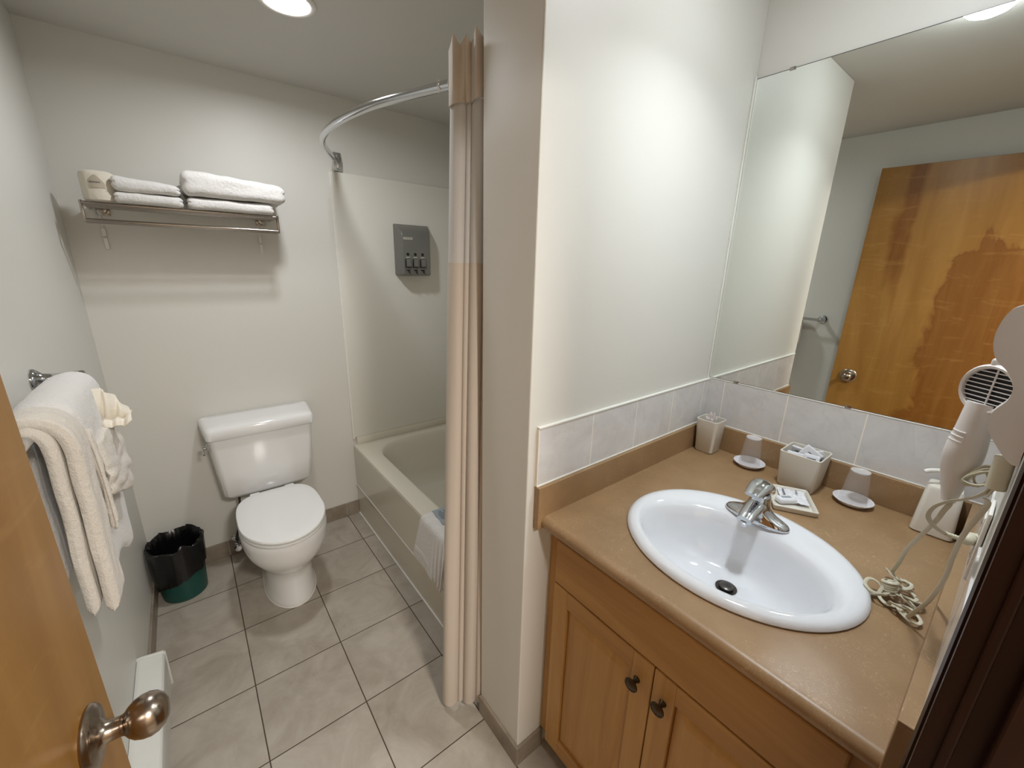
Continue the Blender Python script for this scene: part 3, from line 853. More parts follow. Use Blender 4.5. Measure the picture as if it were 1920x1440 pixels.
def drape(name, parent, path, y0, y1, th, m, nu=70, nv=26, wob=.003, seed=0, yfun=None, er=.35, zfun=None):
    pf_ = pathlen_fn(catmull([(a, 0, b) for a, b in path], 6))
    bm = BM()
    def P(u, v):
        q = pf_(u)
        a, b = (yfun(u) if yfun else (y0, y1))
        y = a + (b - a) * v
        x = q.x + wob * noise.noise(Vector((u * 7 + seed, v * 3, seed)))
        z = q.z + wob * .6 * noise.noise(Vector((u * 5, v * 4 + seed, 9)))
        if zfun: z = zfun(u, v, z)
        return Vector((x, y, z))
    sheet(bm, P, nu, nv, lambda u, v: th * edge_round(v, er) ** .8 * edge_round(u, .04))
    return obj(name, bm, m, parent)
# near towel: two thick rolled legs in front, one behind
t = thing('bath_towel', 'cream bath towel folded in thick lengths on the rail, nearest the door', 'towel')
drape('inner_fold', t, [(.303, 1.06), (.302, 1.14), (.304, 1.205), (.317, 1.236), (.338, 1.2455), (.3535, 1.234), (.359, 1.20), (.357, 1.08), (.354, .96), (.352, .880)], 1.020, 1.104, .020, M['terry_cream'], seed=1, er=.13)
drape('outer_fold', t, [(.285, 1.18), (.290, 1.215), (.306, 1.247), (.338, 1.259), (.369, 1.246), (.382, 1.205), (.381, 1.10), (.378, .96), (.377, .872)], 1.024, 1.106, .022, M['terry_cream'], seed=3, er=.13)
# far towels: a long bath towel with a hand towel and washcloth over it
t = thing('long_bath_towel', 'long white bath towel hanging lowest at the far end of the rail', 'towel')
def ylong(u):
    s = max(0.0, (u - .50) / .50)
    return (1.128, 1.462 + .016 * math.exp(-((s - .85) / .18) ** 2))
def zlong(u, v, z):
    s = max(0.0, (u - .5) / .5)
    return z - .105 * s * v - .012 * s * math.sin(v * 9)
drape('towel_body', t, [(.306, .90), (.305, 1.05), (.305, 1.19), (.314, 1.232), (.338, 1.2445), (.356, 1.232), (.362, 1.18), (.362, 1.08), (.361, .98), (.360, .885)], 1.13, 1.47, .014, M['terry'], nu=110, nv=40, seed=7, yfun=ylong, er=.06, wob=.004, zfun=zlong)
t = thing('hand_towel', 'white hand towel folded into a pocket over the long towel on the rail', 'towel')
def zhand(u, v, z):
    s = max(0.0, (u - .5) / .5)
    return z - .10 * s * v
drape('towel_body', t, [(.286, 1.17), (.290, 1.215), (.305, 1.246), (.338, 1.2585), (.368, 1.246), (.379, 1.205), (.379, 1.13), (.378, 1.055)], 1.128, 1.405, .014, M['terry'], nu=90, nv=34, seed=9, er=.06, wob=.004, yfun=lambda u: (1.128, 1.415), zfun=zhand)
def zpock(u, v, z): return z - .10 * u * v - .012 * (1 - u) * v
drape('pocket_fold', t, [(.389, 1.165), (.395, 1.13), (.397, 1.09), (.395, 1.062), (.391, 1.050)], 1.155, 1.400, .015, M['terry_cream'], nu=50, nv=34, seed=12, er=.08, wob=.005, yfun=lambda u: (1.160, 1.405), zfun=zpock)
drape('side_fold', t, [(.388, 1.20), (.390, 1.12), (.391, 1.03), (.390, .99)], 1.128, 1.160, .010, M['terry_cream'], nu=50, nv=16, seed=15, er=.3)
bm = BM()
tube(bm, catmull([(.386, 1.126, 1.215), (.393, 1.125, 1.16), (.396, 1.124, 1.06), (.395, 1.126, 1.0), (.390, 1.135, .990), (.387, 1.145, 1.02)], 6), .0026, 8); obj('hem', bm, M['terry_cream'], t)
# fanned washcloth
t = thing('washcloth', 'cream washcloth fanned out of the hand towel pocket on the rail', 'washcloth')
bm = BM()
def Pw(u, v):
    top = 1.226 + .018 * sin(u * pi * .9) - .050 * u ** 2.2
    bot = 1.164 - .004 * u
    z = bot + (top - bot) * (1 - v)
    pl = .0042 * sin(u * 2 * pi * 4.6 + v * 1.6 - u * u * 3) * (.5 + .5 * (1 - v))
    x = .350 + .078 * u + pl * .4 + .004 * sin((1 - v) * 3)
    y = 1.335 + pl * 1.6 - .030 * sin(v * pi * .8) * (1 - .4 * u)
    return Vector((x, y, z))
sheet(bm, Pw, 90, 20, lambda u, v: .003)
obj('cloth_fan', bm, M['cloth'], t)
bm = BM()
def Pw2(u, v):
    x = .364 + .072 * u; a = v * pi
    return Vector((x, 1.318 + .030 * cos(a) + .004 * sin(u * 26), 1.158 + .012 * sin(a) + .003 * sin(u * 21) - .006 * u + .008 * max(0, u - .8) * 5))
sheet(bm, Pw2, 60, 10, lambda u, v: .003)
obj('cloth_edge', bm, M['cloth'], t)

# ================================================================== SOAP DISPENSER ON THE WALL
t = thing('shower_dispenser', 'grey triple shampoo and soap dispenser on the shower wall', 'soap dispenser', (1.668, YB - .012, 0))
bm = BM()
x0, x1 = -.106, .107
ringsd = []
def dr(y, a, b, z0, z1, r):
    out = []
    cx_, cz_ = (a + b) / 2, (z0 + z1) / 2
    for p in rring(cx_, cz_, (b - a) / 2, (z1 - z0) / 2, r, 6, 0): out.append(Vector((p.x, y, p.y)))
    return out
loft(bm, [dr(0, x0, x1, 1.452, 1.731, .006), dr(-.010, x0, x1, 1.450, 1.730, .008), dr(-.060, x0 + .006, x1 - .018, 1.451, 1.700, .010), dr(-.078, x0 + .012, x1 - .027, 1.452, 1.683, .012), dr(-.083, x0 + .017, x1 - .032, 1.456, 1.676, .012)])
obj('housing', bm, M['dispenser'], t)
bm = BM()
box(bm, (-.084, -.0842, 1.646), (-.030, -.083, 1.658), .0005); 
obj('label', bm, M['label'], t)
bm = BM()
for i in range(6): box(bm, (-.078 + i * .0075, -.0848, 1.650 + .001 * (i % 2)), (-.074 + i * .0075, -.0843, 1.655))
obj('label_text', bm, M['ink'], t, False)
for i, xx in enumerate((-.062, -.017, .028)):
    bm = BM()
    if i == 1:
        prof = [(.006, 0), (.008, 0), (.008, -.0015), (.006, -.0015)]
        lathe(bm, prof + [prof[0]], 20, (xx, -.0835, 1.568), 'Y')
    else: lathe(bm, [(0, 0), (.0078, 0), (.0078, -.0015), (0, -.0015)], 20, (xx, -.0835, 1.568), 'Y')
    obj('indicator', bm, M['dispenser_dark'], t)
    b = bpy.data.objects.new('push_button', None); COL.objects.link(b); b.parent = t; b.location = (xx, -.083, 1.52)
    bm = BM(); box(bm, (-.017, -.0015, -.026), (.015, .0, .022), .0007); obj('button_recess', bm, M['dispenser_dark'], b)
    bm = BM(); prism(bm, [(-.001, .024), (-.008, .020), (-.012, -.018), (-.001, -.024)], 'X', -.011, .016, .002); obj('button', bm, M['dispenser'], b)
    bm = BM(); box(bm, (-.012, -.0035, .028), (.012, -.0005, .033), .001); obj('pale_strip', bm, M['label'], b)  # thin pale strip above the button
    bm = BM(); tube(bm, [(0, -.000, -.040), (0, -.010, -.042), (0, -.014, -.056)], .0045, 8); box(bm, (-.014, -.003, -.040), (.012, 0, -.036), .0005); obj('nozzle', bm, M['dispenser_dark'], b)

# ================================================================== MIRROR
t = thing('wall_mirror', 'large frameless mirror above the vanity counter', 'mirror')
MY0, MY1, MZ0, MZ1 = YW + .008, YP - .0025, 1.147, 2.081
bm = BM(); box(bm, (XM - .0065, MY0, MZ0), (XM - .0005, MY1, MZ1)); obj('glass', bm, M['mirror'], t, False)
bm = BM()
e = .0016
box(bm, (XM - .0068, MY0, MZ0 - e), (XM - .0003, MY1, MZ0 + .0005)); box(bm, (XM - .0068, MY0, MZ1 - .0005), (XM - .0003, MY1, MZ1 + e * .6)); box(bm, (XM - .0068, MY1 - .0005, MZ0), (XM - .0003, MY1 + e, MZ1))
obj('dark_edge', bm, M['gasket'], t, False)
for yy in (.668, .350, .10):
    for zz, s in ((MZ0, 1), (MZ1, -1)):
        if yy != .668 and s < 0: continue
        bm = BM(); box(bm, (XM - .0095, yy - .008, zz - .004), (XM - .001, yy + .008, zz + .004), .0012); obj('clip', bm, M['steel'], t)

# ================================================================== VANITY
# countertop with a cut-out for the sink
t = thing('countertop', 'tan laminate vanity counter with a rolled front edge', 'countertop')
SX, SYc, SRX, SRY = 1.506, .393, .218, .246
YR = YW + .0195          # inner face of the right side splash
bm = BM()
N = 64
def ell(rx, ry, z, n=N): return [Vector((SX + rx * cos(2 * pi * i / n), SYc + ry * sin(2 * pi * i / n), z)) for i in range(n)]
def rectring(x0, x1, y0, y1, z, n=N):
    out = []
    for i in range(n):
        a = 2 * pi * i / n; c, s = cos(a), sin(a)
        # project direction onto the rectangle as seen from the ellipse centre
        kx = ((x1 - SX) if c > 0 else (SX - x0)) / max(abs(c), 1e-9); ky = ((y1 - SYc) if s > 0 else (SYc - y0)) / max(abs(s), 1e-9)
        k_ = min(kx, ky); out.append(Vector((SX + c * k_, SYc + s * k_, z)))
    # snap the nearest points onto the corners
    for X_, Y_ in ((x0, y0), (x0, y1), (x1, y0), (x1, y1)):
        j = min(range(n), key=lambda q: (out[q] - Vector((X_, Y_, z))).length); out[j] = Vector((X_, Y_, z))
    return out
x0c, x1c, y0c, y1c = XC + .022, XM - .001, YW + .001, YP - .001
loft(bm, [ell(.205, .232, ZC - .036), ell(.205, .232, ZC), rectring(x0c, x1c, y0c, y1c, ZC), rectring(x0c, x1c, y0c, y1c, ZC - .036), ell(.205, .232, ZC - .036)], False, False)
bmesh.ops.remove_doubles(bm, verts=bm.verts[:], dist=1e-6)
obj('counter_slab', bm, M['laminate'], t, False)
bm = BM()
pr = [(XC + .0221, ZC - .036), (XC + .0221, ZC)]
for i in range(0, 11):
    a = pi / 2 + pi * i / 10
    pr.append((XC + .018 + .018 * cos(a) , ZC - .018 + .018 * sin(a)))
prism(bm, pr, 'Y', y0c, y1c); obj('rolled_edge', bm, M['laminate'], t)
bm = BM()
box(bm, (1.203, YP - .0195, ZC - .034), (XM - .001, YP - .001, ZBS), .0012)
obj('backsplash', bm, M['laminate'], t, False)
bm = BM(); box(bm, (XM - .0195, YR, ZC), (XM - .001, YP - .0195, ZBS), .0012); obj('backsplash', bm, M['laminate'], t, False)
bm = BM(); box(bm, (1.199, YW + .001, ZC - .05), (XM - .001, YR, ZBS), .0012); obj('backsplash', bm, M['laminate'], t, False)

# sink
t = thing('sink', 'oval white drop-in sink set in the tan counter', 'sink', (SX, SYc, ZC))
def sring(rx, ry, z, dx=0, p=2.0):
    out = []
    for i in range(72):
        a = 2 * pi * i / 72; c, s = cos(a), sin(a)
        out.append(Vector((dx + rx * math.copysign(abs(c) ** (2 / p), c), ry * math.copysign(abs(s) ** (2 / p), s), z)))
    return out
bm = BM()
rings = [sring(.200, 0.2344, -.03), sring(.206, 0.2406, .0006), sring(.2175, 0.2524, .0006), sring(.2195, 0.2544, .004), sring(.2175, 0.2524, .010), sring(.210, 0.2447, .0155), sring(.198, 0.2323, .018),
         sring(.185, 0.2236, .0165, -.006), sring(.166, 0.2149, .0125, -.020), sring(.156, 0.2087, .008, -.028), sring(.150, 0.2035, .0, -.032), sring(.144, 0.1953, -.020, -.034), sring(.134, 0.1809, -.055, -.032), sring(.118, 0.1583, -.088, -.026), sring(.094, 0.1254, -.110, -.014), sring(.060, 0.0802, -.1215, -.002), sring(.026, .028, -.1255, .010), sring(.0225, .0225, -.128, .012)]
loft(bm, rings, False, False); obj('basin', bm, M['sinkchina'], t)
d_ = bpy.data.objects.new('drain', None); COL.objects.link(d_); d_.parent = t; d_.location = (.012, 0, -.128)
bm = BM(); lathe(bm, [(.0225, .0022), (.0245, .003), (.0235, .001), (.0215, -.004), (.019, -.030), (0, -.030)], 32); obj('drain_flange', bm, M['drain'], d_)
bm = BM(); lathe(bm, [(0, .010), (.012, .0095), (.0158, .007), (.0162, .0045), (.012, .002), (.004, .001), (.004, -.02), (0, -.02)], 32); obj('stopper', bm, M['drain'], d_)
bm = BM()
lathe(bm, [(0, 0), (.006, 0), (.007, .0015), (0, .0018)], 16, (.1265, 0, -.012), 'X'); obj('overflow_hole', bm, M['drain'], t)

# faucet
t = thing('faucet', 'chrome single-lever faucet at the back of the sink', 'faucet', (1.652, .402, ZC + .0165))
bm = BM()
def fring(hl, hw, z, dx=0, p=2.4):
    return [Vector((dx + hw * math.copysign(abs(cos(a)) ** (2 / p), cos(a)), hl * math.copysign(abs(sin(a)) ** (2 / p), sin(a)), z)) for a in [2 * pi * i / 48 for i in range(48)]]
loft(bm, [fring(.074, .0265, -.006), fring(.077, .0285, -.001), fring(.077, .0285, .002), fring(.072, .026, .008), fring(.060, .024, .013), fring(.045, .024, .018), fring(.034, .0235, .026), fring(.028, .023, .036), fring(.0245, .0225, .048, 0, 2.1), fring(.0235, .022, .060, .001, 2), fring(.0225, .0215, .066, .001, 2), fring(.018, .017, .070, .001, 2)])
obj('base_plate', bm, M['chrome'], t)
bm = BM()
sp = catmull([(.012, 0, .036), (-.015, 0, .040), (-.040, 0, .037), (-.064, 0, .029), (-.080, 0, .021)], 6)
rg = []
for i, p in enumerate(sp):
    k_ = i / (len(sp) - 1)
    w_ = .0245 - .007 * k_; h_ = .017 - .006 * k_
    rg.append([Vector((p.x, w_ * cos(a), p.z + h_ * (sin(a) if sin(a) > 0 else .75 * sin(a)))) for a in [2 * pi * j / 28 for j in range(28)]])
loft(bm, rg)
lathe(bm, [(0, 0), (.0105, 0), (.0115, .004), (.0115, .013), (0, .013)], 20, (-.072, 0, .006))
obj('spout', bm, M['chrome'], t)
bm = BM()
lv = catmull([(.028, 0, .062), (.018, 0, .078), (-.002, 0, .090), (-.026, 0, .092), (-.050, 0, .088), (-.064, 0, .086)], 7)
rg = []
for i, p in enumerate(lv):
    k_ = i / (len(lv) - 1)
    w_ = (.0265 if k_ < .5 else .0265 - .010 * (k_ - .5) / .5) * math.sqrt(min(1, .15 + k_ * 4)); h_ = (.021 * (1 - k_) ** .9 + .005) * math.sqrt(min(1, .2 + k_ * 4))
    rg.append([Vector((p.x, w_ * cos(a), p.z + h_ * (sin(a) if sin(a) > 0 else .8 * sin(a)))) for a in [2 * pi * j / 28 for j in range(28)]])
loft(bm, rg); obj('lever', bm, M['chrome'], t)

# cabinet
t = thing('vanity_cabinet', 'pale maple vanity cabinet with two panelled doors under the counter', 'cabinet')
FX = 1.276
CY0, CY1, CZ0, CZ1 = YW + .004, YP - .002, .078, ZC - .037
bm = BM()
box(bm, (FX, CY0, CZ0), (XM - .003, CY0 + .016, CZ1)); box(bm, (FX, CY1 - .016, CZ0), (XM - .003, CY1, CZ1)); box(bm, (FX, CY0 + .016, CZ0), (XM - .003, CY1 - .016, CZ0 + .016)); box(bm, (XM - .02, CY0 + .016, CZ0 + .016), (XM - .003, CY1 - .016, CZ1))
obj('carcass', bm, M['maple'], t, False)
bm = BM()
box(bm, (FX - .001, CY0, CZ0), (FX + .017, CY0 + .045, CZ1), .001); box(bm, (FX - .001, CY1 - .055, CZ0), (FX + .017, CY1, CZ1), .001)
box(bm, (FX - .001, CY0 + .045, CZ1 - .04), (FX + .017, CY1 - .055, CZ1), .001); box(bm, (FX - .001, CY0 + .045, CZ0), (FX + .017, CY1 - .055, CZ0 + .04), .001); box(bm, (FX - .001, CY0 + .045, .65), (FX + .017, CY1 - .055, .72), .001)
obj('face_frame', bm, M['maple'], t, False)
bm = BM(); box(bm, (FX + .05, CY0, .001), (FX + .065, CY1, CZ0)); obj('toe_kick', bm, M['toe'], t, False)
DYl, DYm, DYr = .727, .411, .092
bm = BM(); box(bm, (FX - .020, DYr, .687), (FX - .001, DYl, .822), .004, 2); obj('drawer_front', bm, M['maple_h'], t, False)
for a, b, kn in ((DYm + .0015, DYl, DYm + .037), (DYr, DYm - .0015, DYm - .030)):
    dd = bpy.data.objects.new('door', None); COL.objects.link(dd); dd.parent = t
    z0, z1 = .082, .683
    bm = BM()
    s_ = .052
    box(bm, (FX - .020, a, z0), (FX - .001, a + s_, z1), .0025, 2); obj('door_stile', bm, M['maple'], dd, False); bm = BM(); box(bm, (FX - .020, b - s_, z0), (FX - .001, b, z1), .0025, 2)
    obj('door_stile', bm, M['maple'], dd, False)
    bm = BM()
    box(bm, (FX - .0198, a + s_ - .0005, z1 - s_), (FX - .0012, b - s_ + .0005, z1), .0015, 2); obj('door_rail', bm, M['maple_h'], dd, False); bm = BM(); box(bm, (FX - .0198, a + s_ - .0005, z0), (FX - .0012, b - s_ + .0005, z0 + s_), .0015, 2)
    obj('door_rail', bm, M['maple_h'], dd, False)
    bm = BM()
    A_, B_, C_, D_ = a + s_ + .0015, b - s_ - .0015, z0 + s_ + .0015, z1 - s_ - .0015
    rg = [[Vector((X_, A_ + i_, C_ + i_)), Vector((X_, B_ - i_, C_ + i_)), Vector((X_, B_ - i_, D_ - i_)), Vector((X_, A_ + i_, D_ - i_))] for X_, i_ in ((FX - .003, 0), (FX - .0095, 0), (FX - .011, .002), (FX - .018, .030), (FX - .018, .032))]
    loft(bm, rg); obj('door_inset_panel', bm, M['maple'], dd, False)
    bm = BM()
    lathe(bm, [(0, 0), (.0085, 0), (.008, -.003), (.0055, -.006), (.005, -.014), (.008, -.018), (.0155, -.0205), (.0165, -.0225), (.0160, -.0245), (.0138, -.0252), (.0128, -.0240), (.0115, -.0245), (.006, -.0262), (0, -.0268)], 32, (FX - .020, kn, .613 if kn > DYm else .612), 'X')
    obj('knob', bm, M['darkmetal'], dd)

# ================================================================== COUNTER ITEMS
def tapered(bm, hb, ht, h, wall=.003, r=.012, floor_=.004, rz=0):
    n = 7
    rg = [rring(0, 0, hb - .003, hb - .003, r, n, 0), rring(0, 0, hb, hb, r, n, .004), rring(0, 0, ht, ht, r, n, h - .001), rring(0, 0, ht - wall * .5, ht - wall * .5, r, n, h), rring(0, 0, ht - wall, ht - wall, r - .002, n, h - .001), rring(0, 0, hb - wall, hb - wall, r - .002, n, floor_)]
    loft(bm, rg)
t = thing('swab_holder', 'cream square tumbler full of cotton swabs in the counter corner', 'tumbler', (1.985, .703, ZC + .0005), radians(0))
bm = BM(); tapered(bm, .0325, .0385, .122, .003, .013); obj('tumbler_body', bm, M['ceramic'], t)
sw0 = None
for i in range(26):
    a = random.uniform(0, 2 * pi); r = math.sqrt(random.random()) * .024
    bx, by = r * cos(a), r * sin(a)
    h = .112 + random.uniform(0, .010)
    if i in (3, 11, 17): h = .132 + .003 * (i % 3); bx, by = bx * .3, by * .3 - .004
    s = thing('cotton_swab', 'white cotton swab standing in the cream square tumbler', 'cotton swab', (1.985 + bx, .703 + by, ZC + .006), 0, 'cotton swabs in the square tumbler')
    s.rotation_euler = (random.uniform(-.04, .04), random.uniform(-.04, .04), 0)
    if sw0 is None:
        bm = BM(); tube(bm, [(0, 0, .004), (0, 0, 1.0)], .0011, 6); stick_me = obj('stick', bm, M['swab'], s); 
        bm = BM(); lathe(bm, [(0, -.013), (.0018, -.012), (.0027, -.006), (.0025, -.002), (.0012, .0005), (0, .001)], 8); tip_me = obj('cotton_tip', bm, M['swab'], s)
        stick_me.scale = (1, 1, h - .005); tip_me.location = (0, 0, h); sw0 = s
    else:
        c1 = stick_me.copy(); c2 = tip_me.copy(); COL.objects.link(c1); COL.objects.link(c2); c1.parent = s; c2.parent = s
        c1.scale = (1, 1, h - .005); c2.location = (0, 0, h)
# cups on saucers
def cup_set(x, y, lab, sc=1.0):
    s = thing('saucer', 'white fluted plastic saucer under the ' + lab, 'saucer', (x, y, ZC + .0005), 0, 'saucers on the vanity counter')
    bm = BM()
    n = 72; rg = []
    for r, z in ((0.0001, .001), (.028, .0), (.034, .001), (.041, .008), (.0465, .0135), (.0470, .0145), (.0455, .0145), (.039, .009), (.033, .0035), (.028, .003), (.0001, .003)):
        ring = []
        for i in range(n):
            a = 2 * pi * i / n; rr_ = r * (1 + (.014 * cos(a * 24) if r > .033 else 0)); ring.append(Vector((rr_ * cos(a), rr_ * sin(a), z)))
        rg.append(ring)
    loft(bm, rg); o = obj('saucer_body', bm, M['saucer'], s); s.scale = (sc, sc, 1)
    c = thing('plastic_cup', 'clear plastic cup upside down, ' + lab, 'cup', (x, y, ZC + .0042), 0, 'upturned clear cups')
    bm = BM()
    lathe(bm, [(.0295, 0), (.0335, 0), (.0340, .0015), (.0335, .003), (.0325, .004), (.0240, .093), (.0225, .096), (.021, .0965), (.0195, .093), (0, .0925), (0, .0915), (.020, .092), (.0228, .0925), (.0316, .004), (.0300, .002)], 40)
    obj('cup_body', bm, M['clear'], c)
    bm = BM(); lathe(bm, [(.0195, .0935), (.0215, .0955), (.0225, .0965), (.0225, .0975), (.0205, .0972)], 40); obj('cup_base_rim', bm, M['clear_rim'], c)
cup_set(1.982, .556, 'cup between the swab tumbler and the square box')
cup_set(1.980, .275, 'cup between the square box and the pump bottle')
# square box of packets
t = thing('amenity_box', 'cream square box holding wrapped packets behind the faucet', 'box', (1.972, .406, ZC + .0005))
bm = BM(); tapered(bm, .046, .0535, .112, .0035, .008); obj('box_body', bm, M['ceramic'], t)
pk = [((1.945, .425, ZC + .083), (.10, .30, .4), .026, 'white wrapped packet leaning at the front left of the square box'),
      ((1.960, .388, ZC + .085), (-.15, .42, -.3), .026, 'white wrapped packet at the front right of the square box'),
      ((1.985, .402, ZC + .092), (.55, .15, .2), .030, 'white packet tilted highest across the square box'),
      ((1.998, .430, ZC + .086), (.1, -.25, .05), .026, 'white packet at the back left of the square box'),
      ((2.000, .385, ZC + .090), (-.3, -.2, .15), .026, 'white packet at the back right of the square box')]
for loc, rot, s_, lab in pk:
    p_ = thing('wrapped_packet', lab, 'packet', loc, 0, 'packets in the square box'); p_.rotation_euler = rot
    bm = BM(); rbox(bm, (0, 0, 0), (.0035, s_ * .85, s_), .0032, 8, .0015, 60, loc[1] * 50); obj('packet_body', bm, M['paper'], p_)
    bm = BM()
    for j in range(3): box(bm, (-.0046, -.014, .012 - j * .008), (-.0036, .010 - .004 * j, .0145 - j * .008))
    obj('packet_print', bm, M['ink'], p_, False)
# soap dish
t = thing('soap_dish', 'shallow cream rectangular soap dish beside the faucet', 'dish', (1.838, .384, ZC + .0005), radians(29))
bm = BM()
n = 6; hx_, hy_ = .066, .053
rg = [rring(0, 0, hx_ - .005, hy_ - .005, .004, n, 0), rring(0, 0, hx_ - .003, hy_ - .003, .005, n, .002), rring(0, 0, hx_, hy_, .005, n, .015), rring(0, 0, hx_ - .002, hy_ - .002, .004, n, .0165), rring(0, 0, hx_ - .005, hy_ - .005, .004, n, .015), rring(0, 0, hx_ - .009, hy_ - .009, .004, n, .006), rring(0, 0, .01, .01, .004, n, .006)]
loft(bm, rg); obj('dish_body', bm, M['ceramic'], t)
s = thing('soap_bar', 'small white wrapped oval soap at the left end of the soap dish', 'soap', (1.812, .388, ZC + .016), radians(-38))
bm = BM(); rbox(bm, (0, 0, 0), (.026, .014, .0085), .0083, 8, .001, 60, 3); obj('soap_wrap', bm, M['paper'], s)
bm = BM(); box(bm, (-.014, -.004, .0085), (.012, .004, .0092)); obj('soap_print', bm, M['card'], s, False)
s = thing('soap_wrapper', 'crinkled clear printed wrapper lying in the soap dish', 'wrapper', (1.852, .384, ZC + .0125), radians(29))
bm = BM()
def Pr(u, v):
    x, y = (u - .5) * .080, (v - .5) * .066
    return Vector((x, y, .0015 + .0045 * noise.noise(Vector((u * 6, v * 6, 1))) + .002 * noise.noise(Vector((u * 16, v * 16, 4)))))
sheet(bm, Pr, 40, 34, lambda u, v: .0008); obj('film', bm, M['paper'], s)
bm = BM()
for i in range(9): box(bm, (-.012 + i * .0045, .020, .0075), (-.0092 + i * .0045, .0255 - .001 * (i % 3), .0080))
for i in range(4): box(bm, (.008 + i * .006, -.013, .007), (.011 + i * .006, -.009, .0076))
obj('wrapper_print', bm, M['ink'], s, False)
# pump bottle
t = thing('soap_pump_bottle', 'cream square lotion bottle with a white pump in the right corner of the counter', 'soap dispenser', (1.990, .113, ZC + .0005), radians(3))
bm = BM()
n = 7
loft(bm, [rring(0, 0, .036, .036, .010, n, 0), rring(0, 0, .0395, .0395, .011, n, .004), rring(0, 0, .033, .033, .011, n, .120), rring(0, 0, .030, .030, .012, n, .126), rring(0, 0, .015, .015, .012, n, .129)])
obj('bottle_body', bm, M['ceramic'], t)
bm = BM()
lathe(bm, [(0, .128), (.014, .128), (.014, .140), (.009, .143), (.005, .145), (.005, .156), (.012, .158), (.013, .166), (.010, .170), (0, .171)], 24)
tube(bm, catmull([(0, 0, .164), (-.012, .018, .165), (-.022, .036, .162), (-.026, .044, .157)], 5), .0055, 10)
obj('pump', bm, M['whiteplastic'], t)

# ================================================================== HAIR DRYER, HOLDER, OUTLET, CORD
def kray(P, k): P = Vector(P); return CAM + (P - CAM) * k
t = thing('hair_dryer_holder', 'white wall holder for the hair dryer beside the mirror', 'holder')
bm = BM()
pf_ = catmull([(YW + .022, 1.493, 0), (.080, 1.492, 0), (.093, 1.484, 0), (.0985, 1.465, 0), (.0985, 1.445, 0), (.092, 1.425, 0), (.080, 1.412, 0), (.0715, 1.396, 0), (.071, 1.378, 0), (.078, 1.364, 0), (.0805, 1.353, 0), (.077, 1.335, 0), (.066, 1.318, 0), (.056, 1.305, 0), (YW + .006, 1.300, 0)], 4)
prism(bm, [(p.x, p.y) for p in pf_] + [(YW + .001, 1.300), (YW + .001, 1.493)], 'X', 1.335, 1.352, 0)
obj('front_shell', bm, M['dryer'], t)
bm = BM(); box(bm, (1.340, YW + .001, 1.300), (1.470, YW + .012, 1.493), .004, 3); obj('wall_plate', bm, M['dryer'], t)
bm = BM(); tube(bm, [(1.345, YW + .012, 1.305), (1.345, YW + .011, 1.262)], .0095, 16); obj('cord_sleeve', bm, M['cord'], t)

t = thing('hair_dryer', 'white hair dryer with a black slotted grille hanging in the wall holder', 'hair dryer', (0, 0, 0))
DC = Vector((1.395, .0905, 1.376)); nrm = Vector((-.80, .58, .05)).normalized()
Zx = nrm; Yx = Vector((0, 0, 1)); Xx = Yx.cross(Zx).normalized(); Yx = Zx.cross(Xx)
MD = Matrix((( Xx.x, Yx.x, Zx.x), (Xx.y, Yx.y, Zx.y), (Xx.z, Yx.z, Zx.z)))
bm = BM()
lathe(bm, [(0, -.007), (.0272, -.007), (.0275, .000), (.0285, .0035), (.0315, .004), (.0340, .001), (.0345, -.004), (.034, -.012), (.030, -.024), (.022, -.034), (.012, -.040), (0, -.041)], 40, DC, 'Z', MD)
obj('dryer_body', bm, M['dryer'], t)
g = bpy.data.objects.new('intake_grille', None); COL.objects.link(g); g.parent = t
bm = BM(); lathe(bm, [(0, -.001), (.0278, -.001), (.0278, -.004), (0, -.004)], 40, DC, 'Z', MD); obj('grille_back', bm, M['grille_dark'], g)
bm = BM()
for i in range(-4, 5):
    yv = i * .0058
    hw = math.sqrt(max(.0280 ** 2 - yv ** 2, 0))
    tube(bm, [DC + Xx * s_ + Yx * yv + Zx * .001 for s_ in (-hw, hw)], .0008, 6)
    obj('grille_slat', bm, M['dryer'], g); bm = BM()
tube(bm, [DC + Yx * s_ + Xx * .004 + Zx * .0014 for s_ in (-.0280, .0280)], .0011, 6)
obj('grille_spine', bm, M['dryer'], g)
hp = catmull([DC + Vector((.008, -.002, -.020)), DC + Vector((.004, .000, -.046)), DC + Vector((.000, .001, -.080)), DC + Vector((-.002, .0015, -.115)), DC + Vector((-.004, .001, -.142)), DC + Vector((-.005, .000, -.166))], 6)
bm = BM(); nh = len(hp)
scl = []
for i in range(nh):
    k_ = i / (nh - 1)
    scl.append(.0175 - .0015 * k_ + .0035 * math.exp(-((k_ - .48) / .16) ** 2) - (.0085 * max(0, (k_ - .62) / .38)))
rg = []
for p, s_ in zip(hp, scl):
    rg.append([p + Xx * s_ * cos(a) + Zx * s_ * 1.0 * sin(a) for a in [2 * pi * j / 28 for j in range(28)]])
loft(bm, rg); obj('handle', bm, M['dryer'], t)
bm = BM()
for i in range(7):
    c = DC + Vector((0, 0, -.062 - i * .0068)) + Vector((.001, .0005, 0))
    s_ = .0150 + .0035 * math.exp(-((i - 3) / 3) ** 2)
    pts = [c + Xx * s_ * 1.06 * cos(a) + Zx * s_ * 1.06 * sin(a) for a in [radians(70 + 10 * j) for j in range(8)]]
    tube(bm, pts, .0013, 6)
obj('grip_rib', bm, M['dryer'], t)
bm = BM(); rbox(bm, DC + Zx * -.004 + Yx * .036 + Xx * -.004, (.006, .006, .006), .004, 4); obj('hanging_hook', bm, M['dryer'], t)
